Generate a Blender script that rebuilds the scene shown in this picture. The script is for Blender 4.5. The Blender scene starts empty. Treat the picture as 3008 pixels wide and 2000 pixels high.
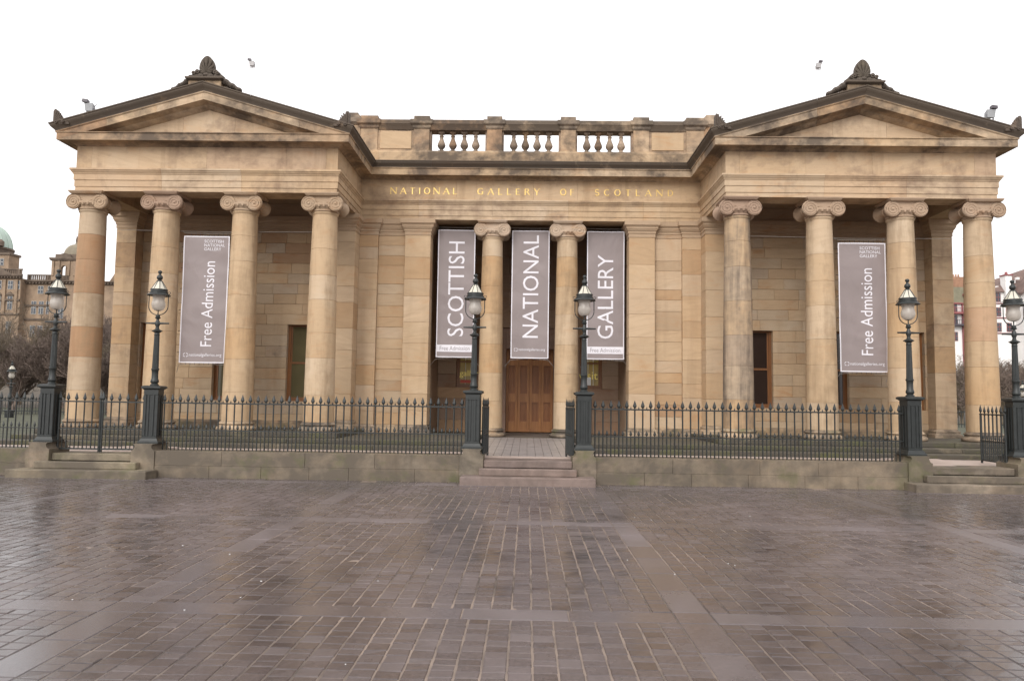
import bpy, bmesh, math, random
from mathutils import Vector, Matrix
R = math.radians
rng = random.Random(11)
scene = bpy.context.scene
COL = scene.collection

# ------------------------------------------------------------------ camera
YAW, PITCH, ROLL = .0207, .0764, .0146
CAM = Vector((-.016, 0, 1.65))
fw = Vector((-math.sin(YAW)*math.cos(PITCH), math.cos(YAW)*math.cos(PITCH), math.sin(PITCH)))
rt = Vector((math.cos(YAW), math.sin(YAW), 0)); up = rt.cross(fw)
r2 = rt*math.cos(ROLL)+up*math.sin(ROLL); u2 = up*math.cos(ROLL)-rt*math.sin(ROLL)
cd = bpy.data.cameras.new('camera'); cam = bpy.data.objects.new('camera', cd); COL.objects.link(cam)
cd.sensor_width = 36; cd.lens = 36*2248.6/3008; cd.clip_start = .1; cd.clip_end = 3000
cam.matrix_world = Matrix(((r2.x, u2.x, -fw.x, CAM.x), (r2.y, u2.y, -fw.y, CAM.y), (r2.z, u2.z, -fw.z, CAM.z), (0, 0, 0, 1)))
scene.camera = cam

# ------------------------------------------------------------------ overcast sky, soft sun, exposure
SUN_EL, SUN_AZ = R(36), R(200)          # azimuth clockwise from +Y: behind the camera, a little to the left
world = bpy.data.worlds.new('World'); scene.world = world; world.use_nodes = True
wt = world.node_tree; wt.nodes.clear()
sky = wt.nodes.new('ShaderNodeTexSky'); sky.sky_type = 'NISHITA'; sky.sun_disc = False
sky.sun_elevation = SUN_EL; sky.sun_rotation = SUN_AZ; sky.dust_density = 6; sky.air_density = 1.5
hs = wt.nodes.new('ShaderNodeHueSaturation'); hs.inputs['Saturation'].default_value = .10
mx = wt.nodes.new('ShaderNodeMix'); mx.data_type = 'RGBA'; mx.inputs[0].default_value = .72
mx.inputs[7].default_value = (11.1, 10.85, 10.95, 1)
bgn = wt.nodes.new('ShaderNodeBackground'); bgn.inputs[1].default_value = .12
wo = wt.nodes.new('ShaderNodeOutputWorld')
wt.links.new(sky.outputs[0], hs.inputs['Color']); wt.links.new(hs.outputs[0], mx.inputs[6])
wt.links.new(mx.outputs[2], bgn.inputs[0]); wt.links.new(bgn.outputs[0], wo.inputs[0])
sd = bpy.data.lights.new('sun', 'SUN'); sd.energy = 1.35; sd.angle = R(40); sd.color = (1, .96, .9)
sun = bpy.data.objects.new('sun', sd); COL.objects.link(sun)
sdir = Vector((math.sin(SUN_AZ)*math.cos(SUN_EL), math.cos(SUN_AZ)*math.cos(SUN_EL), math.sin(SUN_EL)))
sun.rotation_euler = sdir.to_track_quat('Z', 'Y').to_euler(); sun.location = sdir*60
vs = scene.view_settings; vs.view_transform = 'Standard'; vs.look = 'None'; vs.gamma = 1; vs.use_curve_mapping = False
vs.exposure = .42
scene.cycles.use_denoising = True
scene.cycles.max_bounces = 7; scene.cycles.transparent_max_bounces = 12

# ------------------------------------------------------------------ materials
class NT:
    def __init__(s, name):
        s.m = bpy.data.materials.new(name); s.m.use_nodes = True; s.t = s.m.node_tree; s.t.nodes.clear()
        s.out = s.n('ShaderNodeOutputMaterial'); s.b = s.n('ShaderNodeBsdfPrincipled'); s.l(s.b.outputs[0], s.out.inputs[0])
    def n(s, ty, **k):
        x = s.t.nodes.new(ty)
        for a, v in k.items(): setattr(x, a, v)
        return x
    def l(s, a, b): s.t.links.new(a, b)
    def put(s, sock, v):
        if hasattr(v, 'links'): s.l(v, sock)
        else: sock.default_value = v
    def math(s, op, a, b=0., c=None):
        x = s.n('ShaderNodeMath', operation=op); s.put(x.inputs[0], a); s.put(x.inputs[1], b)
        if c is not None: s.put(x.inputs[2], c)
        return x.outputs[0]
    def mix(s, f, a, b, blend='MIX'):
        x = s.n('ShaderNodeMix', data_type='RGBA', blend_type=blend); s.put(x.inputs[0], f); s.put(x.inputs[6], a); s.put(x.inputs[7], b)
        return x.outputs[2]
    def noise(s, vec, scale, detail=4., rough=.55, dist=0.):
        x = s.n('ShaderNodeTexNoise'); s.l(vec, x.inputs['Vector']); x.inputs['Scale'].default_value = scale
        x.inputs['Detail'].default_value = detail; x.inputs['Roughness'].default_value = rough; x.inputs['Distortion'].default_value = dist
        return x.outputs[0]
    def ramp(s, f, lo, hi, a=0., b=1.):
        x = s.n('ShaderNodeMapRange'); x.clamp = True; s.put(x.inputs[0], f)
        x.inputs[1].default_value = lo; x.inputs[2].default_value = hi; x.inputs[3].default_value = a; x.inputs[4].default_value = b
        return x.outputs[0]
    def scale(s, vec, v):
        x = s.n('ShaderNodeVectorMath', operation='MULTIPLY'); s.l(vec, x.inputs[0]); x.inputs[1].default_value = v; return x.outputs[0]
    def pos(s): return s.n('ShaderNodeNewGeometry').outputs['Position']
    def bump(s, h, strength, dist=.02):
        x = s.n('ShaderNodeBump'); x.inputs['Strength'].default_value = strength; x.inputs['Distance'].default_value = dist
        s.l(h, x.inputs['Height']); s.l(x.outputs[0], s.b.inputs['Normal'])
    def fin(s, col, rough, **k):
        s.put(s.b.inputs['Base Color'], col); s.put(s.b.inputs['Roughness'], rough)
        for a, v in k.items(): s.put(s.b.inputs[a.replace('_', ' ')], v)
        return s.m
def c4(c): return (c[0], c[1], c[2], 1)
def soft(c, k=.96):
    g = .35*c[0]+.5*c[1]+.15*c[2]; return (g+(c[0]-g)*k*1.02, (g+(c[1]-g)*k)*.995, g+(c[2]-g)*k, 1)

def stone_mat(name, soot=.0, moss=.0, vein=.5, grain=.25, streak=.25, rough=.85, sootcol=(.05, .041, .034), bedc=.62, sscale=(1, 1, 1.3)):
    """sandstone: the block's own colour comes from the object's colour; bedding bands, iron stains, soot and moss on top"""
    k = NT(name)
    oi = k.n('ShaderNodeObjectInfo'); tc = k.n('ShaderNodeTexCoord')
    off = k.n('ShaderNodeVectorMath', operation='SCALE'); off.inputs[0].default_value = (37.3, 91.7, 53.1); k.l(oi.outputs['Random'], off.inputs['Scale'])
    ad = k.n('ShaderNodeVectorMath', operation='ADD'); k.l(tc.outputs['Object'], ad.inputs[0]); k.l(off.outputs[0], ad.inputs[1]); p = ad.outputs[0]
    tilt = k.n('ShaderNodeVectorRotate', rotation_type='Y_AXIS'); k.l(p, tilt.inputs['Vector'])
    k.l(k.math('MULTIPLY', k.math('SUBTRACT', oi.outputs['Random'], .5), .5), tilt.inputs['Angle'])
    bed = k.noise(k.scale(tilt.outputs[0], (.7, .7, 5.)), 1.6, 6, .62, .9)
    big = k.noise(p, 1.1, 4, .6, .4)
    fine = k.noise(p, 55, 3, .7)
    col = k.mix(k.ramp(bed, .33, .67), k.mix(1., oi.outputs['Color'], (1-.16*bedc, 1-.18*bedc, 1-.20*bedc, 1), 'MULTIPLY'), k.mix(1., oi.outputs['Color'], (1+.12*bedc, 1+.13*bedc, 1+.15*bedc, 1), 'MULTIPLY'))
    iron = k.mix(1., oi.outputs['Color'], (.80, .60, .42, 1), 'MULTIPLY')
    col = k.mix(k.math('MULTIPLY', k.ramp(k.math('MULTIPLY', bed, big), .27, .40), vein), col, iron)
    pale = k.mix(1., oi.outputs['Color'], (1.12, 1.22, 1.36, 1), 'MULTIPLY')
    col = k.mix(k.math('MULTIPLY', k.ramp(k.noise(p, .8, 3, .5, .3), .55, .75), .55), col, pale)
    wp = k.pos()
    st = k.noise(k.scale(wp, (2.2, 2.2, .22)), 1., 5, .65)
    col = k.mix(k.math('MULTIPLY', k.ramp(st, .54, .74), streak), col, k.mix(1., oi.outputs['Color'], (.42, .36, .30, 1), 'MULTIPLY'))
    col = k.mix(k.ramp(fine, .3, .7, 0, grain), col, k.mix(1., col, (.72, .70, .68, 1), 'MULTIPLY'))
    if soot > 0:
        sm = k.math('ADD', k.noise(k.scale(wp, sscale), .75, 6, .68, .3), k.math('MULTIPLY', k.noise(wp, 4.2, 4, .6), .35))
        c0 = 1.05-soot*.78
        col = k.mix(k.math('MULTIPLY', k.ramp(sm, c0-.14, c0+.12), .9), col, c4(sootcol))
    if moss > 0:
        mm = k.noise(wp, 1.6, 6, .7, .2); c0 = .80-moss*.45
        col = k.mix(k.math('MULTIPLY', k.ramp(mm, c0-.07, c0+.12), .75), col, (.085, .088, .030, 1))
    k.bump(k.math('ADD', k.math('MULTIPLY', fine, .5), k.math('MULTIPLY', bed, .6)), .35, .012)
    return k.fin(col, rough)
M = {}
M['stone'] = stone_mat('sandstone')
M['stone_rough'] = stone_mat('sandstone_coarse', soot=.10, vein=.7, grain=.5, streak=.3)
M['stone_weathered'] = stone_mat('sandstone_weathered', soot=.47, streak=.5, sootcol=(.075, .056, .042))
M['stone_stained'] = stone_mat('sandstone_stained', soot=.30, streak=.5, sootcol=(.19, .125, .085))
M['stone_sooty'] = stone_mat('sandstone_sooty', soot=.77, moss=.22, streak=.6, sootcol=(.062, .049, .039))
M['stone_base'] = stone_mat('sandstone_base', soot=.48, moss=.40, streak=.4)
M['stone_streaked'] = stone_mat('sandstone_streaked', soot=.47, streak=.8, sootcol=(.125, .095, .072), bedc=.3, vein=.3, sscale=(2.4, 2.4, .22))
M['stone_drum'] = stone_mat('sandstone_drum', soot=.34, streak=.55, sootcol=(.24, .165, .095), bedc=.35, vein=.35, sscale=(2.6, 2.6, .3))
M['stone_dirty'] = stone_mat('sandstone_dirty', soot=.60, moss=.18, streak=.6, sootcol=(.075, .058, .045))
M['stone_mossy'] = stone_mat('sandstone_mossy', soot=.72, moss=.56, streak=.6, sootcol=(.050, .043, .034))
M['stone_damp'] = stone_mat('sandstone_damp', soot=.55, moss=.46, vein=.35, grain=.6, streak=.8, rough=.7, sootcol=(.085, .068, .050))

M['stone_damp2'] = stone_mat('sandstone_step', soot=.42, moss=.10, vein=.4, grain=.6, streak=.6, rough=.65, sootcol=(.095, .07, .058))
def simple(name, col, rough, var=.0, vscale=3., bump=0., bscale=40., **kw):
    k = NT(name); c = c4(col)
    if var:
        c = k.mix(k.ramp(k.noise(k.pos(), vscale, 5, .6), .3, .7), c4([x*(1-var) for x in col]), c4([x*(1+var) for x in col]))
    if bump: k.bump(k.noise(k.pos(), bscale, 3, .6), bump, .01)
    return k.fin(c, rough, **kw)
M['iron'] = simple('painted_iron', (.0155, .0185, .0180), .45, .3, 9, .12, 70)
M['steel'] = simple('dull_steel', (.30, .31, .32), .45, .15, 8)
M['banner'] = None
def banner_mat(name, col):
    k = NT(name); p = k.pos()
    w = k.noise(k.scale(p, (1.1, 1, .9)), 1.4, 3, .5, .8)
    fold = k.n('ShaderNodeTexWave', wave_type='BANDS', bands_direction='DIAGONAL'); k.l(k.scale(p, (.5, 1, 1.)), fold.inputs['Vector'])
    fold.inputs['Scale'].default_value = .9; fold.inputs['Distortion'].default_value = 7; fold.inputs['Detail'].default_value = 2
    k.bump(k.math('ADD', w, k.math('MULTIPLY', fold.outputs[1], .22)), .28, .10)
    return k.fin(k.mix(k.ramp(w, .3, .7), c4([x*.95 for x in col]), c4([x*1.05 for x in col])), .55)
M['banner'] = banner_mat('banner_vinyl', (.225, .186, .182))
M['banner_white'] = banner_mat('banner_print_white', (.66, .64, .68))
M['banner_ink'] = simple('banner_print_grey', (.27, .24, .245), .6)
M['cord'] = simple('cord', (.22, .20, .18), .7)
M['gold'] = simple('gilding', (.66, .46, .15), .42, .1, 8, Metallic=.6)
M['milk'] = simple('opal_glass', (.52, .49, .41), .5, .12, 6)
def globe_mat():
    k = NT('lamp_globe'); tr = k.n('ShaderNodeBsdfTransparent'); tr.inputs[0].default_value = (.9, .89, .86, 1)
    tl = k.n('ShaderNodeBsdfTranslucent'); tl.inputs[0].default_value = (.80, .76, .70, 1)
    k.fin(k.mix(k.ramp(k.noise(k.pos(), 9, 3, .5, .6), .3, .7), (.52, .47, .43, 1), (.72, .68, .63, 1)), .12)
    a = k.n('ShaderNodeMixShader'); a.inputs[0].default_value = .45; k.l(k.b.outputs[0], a.inputs[1]); k.l(tl.outputs[0], a.inputs[2])
    b = k.n('ShaderNodeMixShader'); b.inputs[0].default_value = .22; k.l(a.outputs[0], b.inputs[1]); k.l(tr.outputs[0], b.inputs[2])
    k.l(b.outputs[0], k.out.inputs[0]); return k.m
M['globe'] = globe_mat()
def wood_mat(name, a, b):
    k = NT(name); oi = k.n('ShaderNodeObjectInfo'); tc = k.n('ShaderNodeTexCoord')
    off = k.n('ShaderNodeVectorMath', operation='SCALE'); off.inputs[0].default_value = (13, 7, 29); k.l(oi.outputs['Random'], off.inputs['Scale'])
    ad = k.n('ShaderNodeVectorMath', operation='ADD'); k.l(tc.outputs['Object'], ad.inputs[0]); k.l(off.outputs[0], ad.inputs[1])
    g = k.noise(k.scale(ad.outputs[0], (22, 22, 1.1)), 1., 5, .6, .4)
    col = k.mix(k.ramp(g, .3, .7), c4(a), c4(b))
    col = k.mix(k.ramp(k.noise(ad.outputs[0], 1.7, 3), .4, .7, 0, .5), col, c4([x*.62 for x in a]))
    k.bump(g, .12, .006); return k.fin(col, .42)
M['wood'] = wood_mat('varnished_oak', (.30, .118, .034), (.41, .178, .056))
M['wood_panel'] = wood_mat('varnished_oak_panel', (.21, .074, .020), (.29, .112, .034))
M['sash'] = wood_mat('window_timber', (.16, .062, .018), (.25, .10, .03))
def glass_mat(name, col, rough=.06):
    k = NT(name); return k.fin(k.mix(k.ramp(k.noise(k.pos(), 1.2, 2), .3, .7), c4([x*.7 for x in col]), c4(col)), rough, IOR=1.5)
M['pane_olive'] = glass_mat('window_pane_olive', (.125, .108, .058))
M['pane_dark'] = glass_mat('window_pane_dark', (.038, .025, .021))
M['pane_far'] = glass_mat('far_pane', (.07, .08, .095))
k = NT('lit_interior'); M['lit'] = k.fin(k.mix(k.ramp(k.noise(k.pos(), 2.6, 3), .35, .65), (.14, .092, .022, 1), (.24, .155, .03, 1)), .3, Emission_Color=(.5, .33, .06, 1), Emission_Strength=.06)
k = NT('lit_sign_letters'); M['lit_text'] = k.fin((.62, .50, .13, 1), .4, Emission_Color=(.9, .7, .15, 1), Emission_Strength=.12)
M['red_sign'] = simple('red_sign', (.5, .06, .03), .5)
M['white_card'] = simple('white_card', (.72, .72, .72), .6)
M['led_white'] = simple('white_glazing_bar', (.6, .58, .52), .5)

def sett_mat(name, base, bedlike=False):
    """dark whinstone, wet: patches of standing damp change gloss and tone; each stone has its own tone attribute"""
    k = NT(name); p = k.pos()
    at = k.n('ShaderNodeAttribute', attribute_name='tone').outputs['Fac']
    wet = k.math('ADD', k.noise(k.scale(p, (1, .75, 1)), .38, 5, .6, .5), k.math('MULTIPLY', k.noise(p, 2.6, 4, .6), .22))
    wetm = k.ramp(wet, .50, .74)
    g = k.noise(p, 26, 4, .7)
    c = k.mix(at, c4([x*.62 for x in base]), c4([x*1.55 for x in base]))
    c = k.mix(k.ramp(g, .35, .7, 0, .45), c, c4([base[0]*1.9, base[1]*1.8, base[2]*1.8]))
    dry = k.mix(1., c, (1.55, 1.5, 1.48, 1), 'MULTIPLY')
    c = k.mix(wetm, c, dry)
    k.bump(k.math('ADD', k.math('MULTIPLY', g, .6), k.noise(p, 90, 2, .6)), .14, .006)
    ro = k.math('ADD', k.ramp(wetm, 0, 1, .17, .38), k.math('MULTIPLY', k.math('SUBTRACT', at, .5), .34))
    return k.fin(c, ro, IOR=1.5)
M['sett'] = sett_mat('wet_whinstone_sett', (.060, .0500, .0495))
M['slab'] = sett_mat('wet_paving_slab', (.072, .0625, .064))
k = NT('sandy_joint'); p_ = k.pos()
M['bed'] = k.fin(k.mix(k.ramp(k.math('ADD', k.noise(p_, .33, 4, .6, .4), k.math('MULTIPLY', k.noise(p_, 3.5, 3, .6), .25)), .50, .70), (.045, .037, .034, 1), (.245, .19, .155, 1)), .4)
M['path'] = simple('pale_path_stone', (.26, .235, .225), .4, .18, 2.2, .15, 60)
M['path_pink'] = simple('pinkish_path_flag', (.42, .34, .30), .5, .12, 2)
M['grass'] = simple('grass', (.058, .060, .034), .9, .35, 1.2, .6, 30)
M['earth'] = simple('hillside_earth', (.07, .055, .038), .95, .35, .12)
M['ground'] = simple('asphalt', (.06, .055, .055), .6, .2, .5)
M['bark'] = simple('bark', (.145, .108, .088), .9, .35, 2.5)
M['bark2'] = simple('bark_olive', (.155, .122, .085), .9, .35, 2.5)
M['bank'] = simple('far_sandstone', (.265, .190, .130), .9, .28, .5)
M['bank_dark'] = simple('far_sandstone_dark', (.13, .098, .074), .9, .3, .6)
M['copper'] = simple('verdigris_copper', (.40, .49, .43), .7, .12, .4)
M['lead'] = simple('lead_dome', (.20, .17, .12), .7, .2, .5)
M['white_paint'] = simple('white_harling', (.78, .76, .74), .8, .05, .6)
M['far_frame'] = simple('cream_sash_paint', (.46, .44, .41), .7)
M['red_paint'] = simple('oxblood_timber', (.24, .075, .075), .6, .15, 1)
M['slate_roof'] = simple('brown_slate', (.15, .10, .085), .8, .25, .7)
M['green_slate'] = simple('green_slate', (.20, .185, .125), .8, .25, .7)
M['brick'] = simple('orange_brick', (.27, .15, .095), .9, .3, .8)
M['clay'] = simple('clay_pot', (.36, .20, .12), .8, .2, 2)
M['bird'] = simple('pale_housing', (.40, .39, .39), .5)
M['dark_metal'] = simple('dark_metal', (.06, .05, .06), .5)

# ------------------------------------------------------------------ mesh builder
class MB:
    def __init__(s): s.v = []; s.f = []
    def add(s, v, f):
        o = len(s.v); s.v += [tuple(x) for x in v]; s.f += [tuple(i+o for i in q) for q in f]; return s
    def box(s, x0, x1, y0, y1, z0, z1, b=0.):
        if b <= 0:
            v = [(x, y, z) for z in (z0, z1) for y in (y0, y1) for x in (x0, x1)]
            return s.add(v, [(0, 2, 3, 1), (4, 5, 7, 6), (0, 1, 5, 4), (2, 6, 7, 3), (0, 4, 6, 2), (1, 3, 7, 5)])
        b = min(b, (x1-x0)*.4, (y1-y0)*.4, (z1-z0)*.4)
        v = []; X = (x0, x1); Y = (y0, y1); Z = (z0, z1)
        idx = {}
        for i in (0, 1):
            for j in (0, 1):
                for l in (0, 1):
                    sx = X[i]+(b if i == 0 else -b); sy = Y[j]+(b if j == 0 else -b); sz = Z[l]+(b if l == 0 else -b)
                    idx[i, j, l, 'x'] = len(v); v.append((X[i], sy, sz))
                    idx[i, j, l, 'y'] = len(v); v.append((sx, Y[j], sz))
                    idx[i, j, l, 'z'] = len(v); v.append((sx, sy, Z[l]))
        f = []
        for i in (0, 1):
            f.append([idx[i, 0, 0, 'x'], idx[i, 1, 0, 'x'], idx[i, 1, 1, 'x'], idx[i, 0, 1, 'x']])
            f.append([idx[0, i, 0, 'y'], idx[1, i, 0, 'y'], idx[1, i, 1, 'y'], idx[0, i, 1, 'y']])
            f.append([idx[0, 0, i, 'z'], idx[1, 0, i, 'z'], idx[1, 1, i, 'z'], idx[0, 1, i, 'z']])
            for j in (0, 1):
                f.append([idx[i, j, 0, 'x'], idx[i, j, 1, 'x'], idx[i, j, 1, 'y'], idx[i, j, 0, 'y']])
                f.append([idx[i, 0, j, 'x'], idx[i, 1, j, 'x'], idx[i, 1, j, 'z'], idx[i, 0, j, 'z']])
                f.append([idx[0, i, j, 'y'], idx[1, i, j, 'y'], idx[1, i, j, 'z'], idx[0, i, j, 'z']])
                for l in (0, 1): f.append([idx[i, j, l, 'x'], idx[i, j, l, 'y'], idx[i, j, l, 'z']])
        return s.add(v, f)
    def lathe(s, prof, n=24, c=(0, 0, 0), axis='z', cap=True, a0=0.):
        v = []; f = []
        for r, h in prof:
            for i in range(n):
                a = a0+2*math.pi*i/n; x, y = r*math.cos(a), r*math.sin(a)
                p = (x, y, h) if axis == 'z' else ((x, h, y) if axis == 'y' else (h, x, y))
                v.append((p[0]+c[0], p[1]+c[1], p[2]+c[2]))
        for j in range(len(prof)-1):
            for i in range(n):
                k = (i+1) % n; f.append((j*n+i, j*n+k, (j+1)*n+k, (j+1)*n+i))
        if cap: f.append(tuple(range(n))); f.append(tuple(range((len(prof)-1)*n, len(prof)*n)))
        return s.add(v, f)
    def rects(s, x0, x1, y0, y1, prof):
        """loft of rectangles grown by d at height z"""
        v = []; f = []
        for d, z in prof: v += [(x0-d, y0-d, z), (x1+d, y0-d, z), (x1+d, y1+d, z), (x0-d, y1+d, z)]
        for j in range(len(prof)-1):
            for i in range(4):
                k = (i+1) % 4; f.append((j*4+i, j*4+k, j*4+4+k, j*4+4+i))
        f.append((0, 1, 2, 3)); n = len(v); f.append((n-4, n-3, n-2, n-1))
        return s.add(v, f)
    def prism(s, poly, a, b, plane='xz'):
        n = len(poly)
        def P(u, w, t): return (u, t, w) if plane == 'xz' else ((t, u, w) if plane == 'yz' else (u, w, t))
        v = [P(u, w, a) for u, w in poly]+[P(u, w, b) for u, w in poly]
        return s.add(v, [tuple(range(n)), tuple(range(n, 2*n))]+[(i, (i+1) % n, n+(i+1) % n, n+i) for i in range(n)])
    def loft(s, rings, closed=True, cap=True):
        n = len(rings[0]); v = [p for r in rings for p in r]; f = []
        for j in range(len(rings)-1):
            for i in range(n if closed else n-1):
                k = (i+1) % n; f.append((j*n+i, j*n+k, (j+1)*n+k, (j+1)*n+i))
        if cap: f.append(tuple(range(n))); f.append(tuple(range((len(rings)-1)*n, len(rings)*n)))
        return s.add(v, f)
    def tube(s, pts, r, n=6, cap=True):
        pts = [Vector(p) for p in pts]; rings = []
        for i, p in enumerate(pts):
            d = (pts[min(i+1, len(pts)-1)]-pts[max(i-1, 0)]).normalized()
            a = d.cross(Vector((0, 0, 1)))
            if a.length < .05: a = d.cross(Vector((0, 1, 0)))
            a.normalize(); b = d.cross(a); rr = r[i] if isinstance(r, (list, tuple)) else r
            rings.append([tuple(p+a*rr*math.cos(2*math.pi*t/n)+b*rr*math.sin(2*math.pi*t/n)) for t in range(n)])
        return s.loft(rings, True, cap)
    def sphere(s, c, r, n=10, m=6, sc=(1, 1, 1)):
        prof = [(max(1e-4, math.sin(math.pi*j/m)), -math.cos(math.pi*j/m)) for j in range(m+1)]
        t = MB().lathe(prof, n, cap=False)
        return s.add([(c[0]+x*r*sc[0], c[1]+y*r*sc[1], c[2]+z*r*sc[2]) for x, y, z in t.v], t.f)
    def sweep(s, prof, path, n0=None, n1=None):
        """closed profile (d outward, z) along an xy path; outward lies to the right of travel"""
        segs = [(Vector(path[i+1])-Vector(path[i])).normalized() for i in range(len(path)-1)]
        nor = [Vector((d.y, -d.x)) for d in segs]; rings = []
        for i, p in enumerate(path):
            a = nor[i-1] if i > 0 else (Vector(n0) if n0 else nor[0])
            b = nor[i] if i < len(nor) else (Vector(n1) if n1 else nor[-1])
            m = (a+b)/(1+a.dot(b))
            rings.append([(p[0]+m.x*d, p[1]+m.y*d, z) for d, z in prof])
        return s.loft(rings)
WORLD = {}
def link(o, parent=None):
    COL.objects.link(o)
    if parent is not None: o.parent = parent
    return o
def empty(name, loc, label=None, cat=None, group=None):
    o = bpy.data.objects.new(name, None); o.empty_display_size = .3; link(o); o.location = loc; WORLD[o] = Vector(loc)
    tag(o, label, cat, group); return o
def tag(o, label=None, cat=None, group=None, kind=None):
    for a, v in (('label', label), ('category', cat), ('group', group), ('kind', kind)):
        if v: o[a] = v
    return o
def mesh_of(mb, name, mat, smooth=False, tone=None):
    me = bpy.data.meshes.new(name); me.from_pydata(mb.v, [], mb.f)
    bm = bmesh.new(); bm.from_mesh(me); bmesh.ops.recalc_face_normals(bm, faces=bm.faces); bm.to_mesh(me); bm.free()
    me.materials.append(M[mat] if isinstance(mat, str) else mat)
    if smooth:
        me.shade_smooth(); me.set_sharp_from_angle(angle=R(38))
    if tone is not None:
        at = me.attributes.new('tone', 'FLOAT', 'POINT'); at.data.foreach_set('value', [tone]*len(me.vertices))
    return me
def build(mb, name, mat, parent=None, color=None, smooth=False, kind=None, local=False, tone=None):
    """link the collected shapes as one object; vertices are world coordinates unless local"""
    if local:
        o = bpy.data.objects.new(name, mesh_of(mb, name, mat, smooth, tone)); link(o, parent)
    else:
        xs, ys, zs = zip(*mb.v)
        c = Vector(((min(xs)+max(xs))/2, (min(ys)+max(ys))/2, min(zs)))
        mb.v = [(x-c.x, y-c.y, z-c.z) for x, y, z in mb.v]
        o = bpy.data.objects.new(name, mesh_of(mb, name, mat, smooth, tone)); link(o, parent)
        o.location = c-(WORLD[parent] if parent is not None else Vector((0, 0, 0))); WORLD[o] = c
    if color: o.color = soft(color)
    if kind: o['kind'] = kind
    return o
def inst(me, name, loc, parent=None, color=None):
    o = bpy.data.objects.new(name, me); link(o, parent); loc = Vector(loc)
    o.location = loc-(WORLD[parent] if parent is not None else Vector((0, 0, 0))); WORLD[o] = loc
    if color: o.color = soft(color)
    return o
def copy_tree(o, parent=None):
    c = o.copy(); COL.objects.link(c); c.parent = parent
    for ch in list(o.children): copy_tree(ch, c)
    return c

# sandstone block colours
PAL = [(.475, .335, .200), (.495, .355, .215), (.46, .315, .180), (.485, .355, .228), (.455, .30, .162), (.505, .37, .235), (.47, .34, .21)]
BROWN = [(.40, .255, .145), (.38, .235, .13), (.42, .275, .15)]
GREYISH = [(.445, .34, .235), (.455, .345, .23), (.40, .31, .22), (.47, .35, .225), (.42, .30, .185)]
def tint(p=PAL, brown=.1, j=.05):
    c = rng.choice(BROWN) if rng.random() < brown else rng.choice(p)
    q = 1+rng.uniform(-j, j); return tuple(x*q for x in c)

# ------------------------------------------------------------------ ground, plaza
def struct(mb, name, mat): return build(mb, name, mat, kind='structure')
struct(MB().box(-1500, 1500, -300, 2500, -1.2, -.06), 'ground', 'ground')
plaza = struct(MB().box(-45, 45, -25, 15.30, -.05, -.005), 'plaza', 'bed')
BAY, GX, GY, SW = 4.394, -.907, 10.43, .29
def vis(x, y): return y > 1.6 and abs(x) < .80*y+2.2
stuff = MB(); stuff_tone = []; cand = []
def sett(x0, x1, y0, y1, mb, gap=.0042):
    g = gap+rng.uniform(0, .0030); b = .006
    x0 += g; x1 -= g; y0 += g*.4; y1 -= g*.4
    z0_ = rng.gauss(0, .0012); z = [z0_+rng.gauss(0, .0012) for _ in range(4)]; base = -.030
    j = lambda: rng.uniform(-.0025, .0025)
    cs = [(x0+j(), y0+j()), (x1+j(), y0+j()), (x1+j(), y1+j()), (x0+j(), y1+j())]
    cx, cy = (x0+x1)/2, (y0+y1)/2
    v = [(x, y, base) for x, y in cs]+[(x, y, -.006+z[i]) for i, (x, y) in enumerate(cs)]
    v += [(x+(b if x < cx else -b), y+(b if y < cy else -b), z[i]) for i, (x, y) in enumerate(cs)]
    f = [(8, 9, 10, 11)]
    for i in range(4):
        k = (i+1) % 4; f += [(i, k, 4+k, 4+i), (4+i, 4+k, 8+k, 8+i)]
    mb.add(v, f)
ncol = 26; cw = (BAY-SW)/ncol
cells = []
for bx in range(-5, 5):
    for by in range(-3, 2):
        X0 = GX+BAY/2+bx*BAY+SW/2; Y0 = GY+by*BAY+SW/2; Y1 = min(Y0+BAY-SW, 15.27)
        if Y1-Y0 < .2: continue
        for c in range(ncol):
            y = Y0; xa = X0+c*cw; jit = rng.uniform(-.004, .004)
            nrow = max(1, round((Y1-Y0)/.126)); cuts = [Y0+(Y1-Y0)*(i+(rng.uniform(-.22, .22) if 0 < i < nrow else 0))/nrow for i in range(nrow+1)]
            for i in range(nrow):
                if vis(xa+cw/2, cuts[i]): cells.append((xa, xa+cw, cuts[i], cuts[i+1]))
def size_in_view(c):
    x, y = (c[0]+c[1])/2, (c[2]+c[3])/2
    p = Vector((x, y, 0))-CAM; d = p.dot(fw); u, w = p.dot(r2)/d, p.dot(u2)/d
    return -d if abs(u) < .655 and -.44 < w else -1e3-d
cells.sort(key=size_in_view, reverse=True)
TONES = lambda: min(1, max(0, rng.gauss(.44, .16)))
for i, c in enumerate(cells):
    if i < 300:
        m = MB(); sett(*c, m); build(m, 'sett', 'sett', plaza, tone=TONES())
    else:
        n = len(stuff.v); sett(*c, stuff); t = TONES(); stuff_tone += [t]*(len(stuff.v)-n)
o = build(stuff, 'sett_field', 'sett', plaza, kind='stuff')
at = o.data.attributes.new('tone', 'FLOAT', 'POINT'); at.data.foreach_set('value', stuff_tone)
def slab(x0, x1, y0, y1):
    if not vis((x0+x1)/2, max(y0, y1)): return
    m = MB(); m.box(x0+.004, x1-.004, y0+.004, y1-.004, -.035, rng.uniform(-.001, .0015), .006); build(m, 'slab', 'slab', plaza, tone=rng.uniform(.3, .75))
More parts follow.
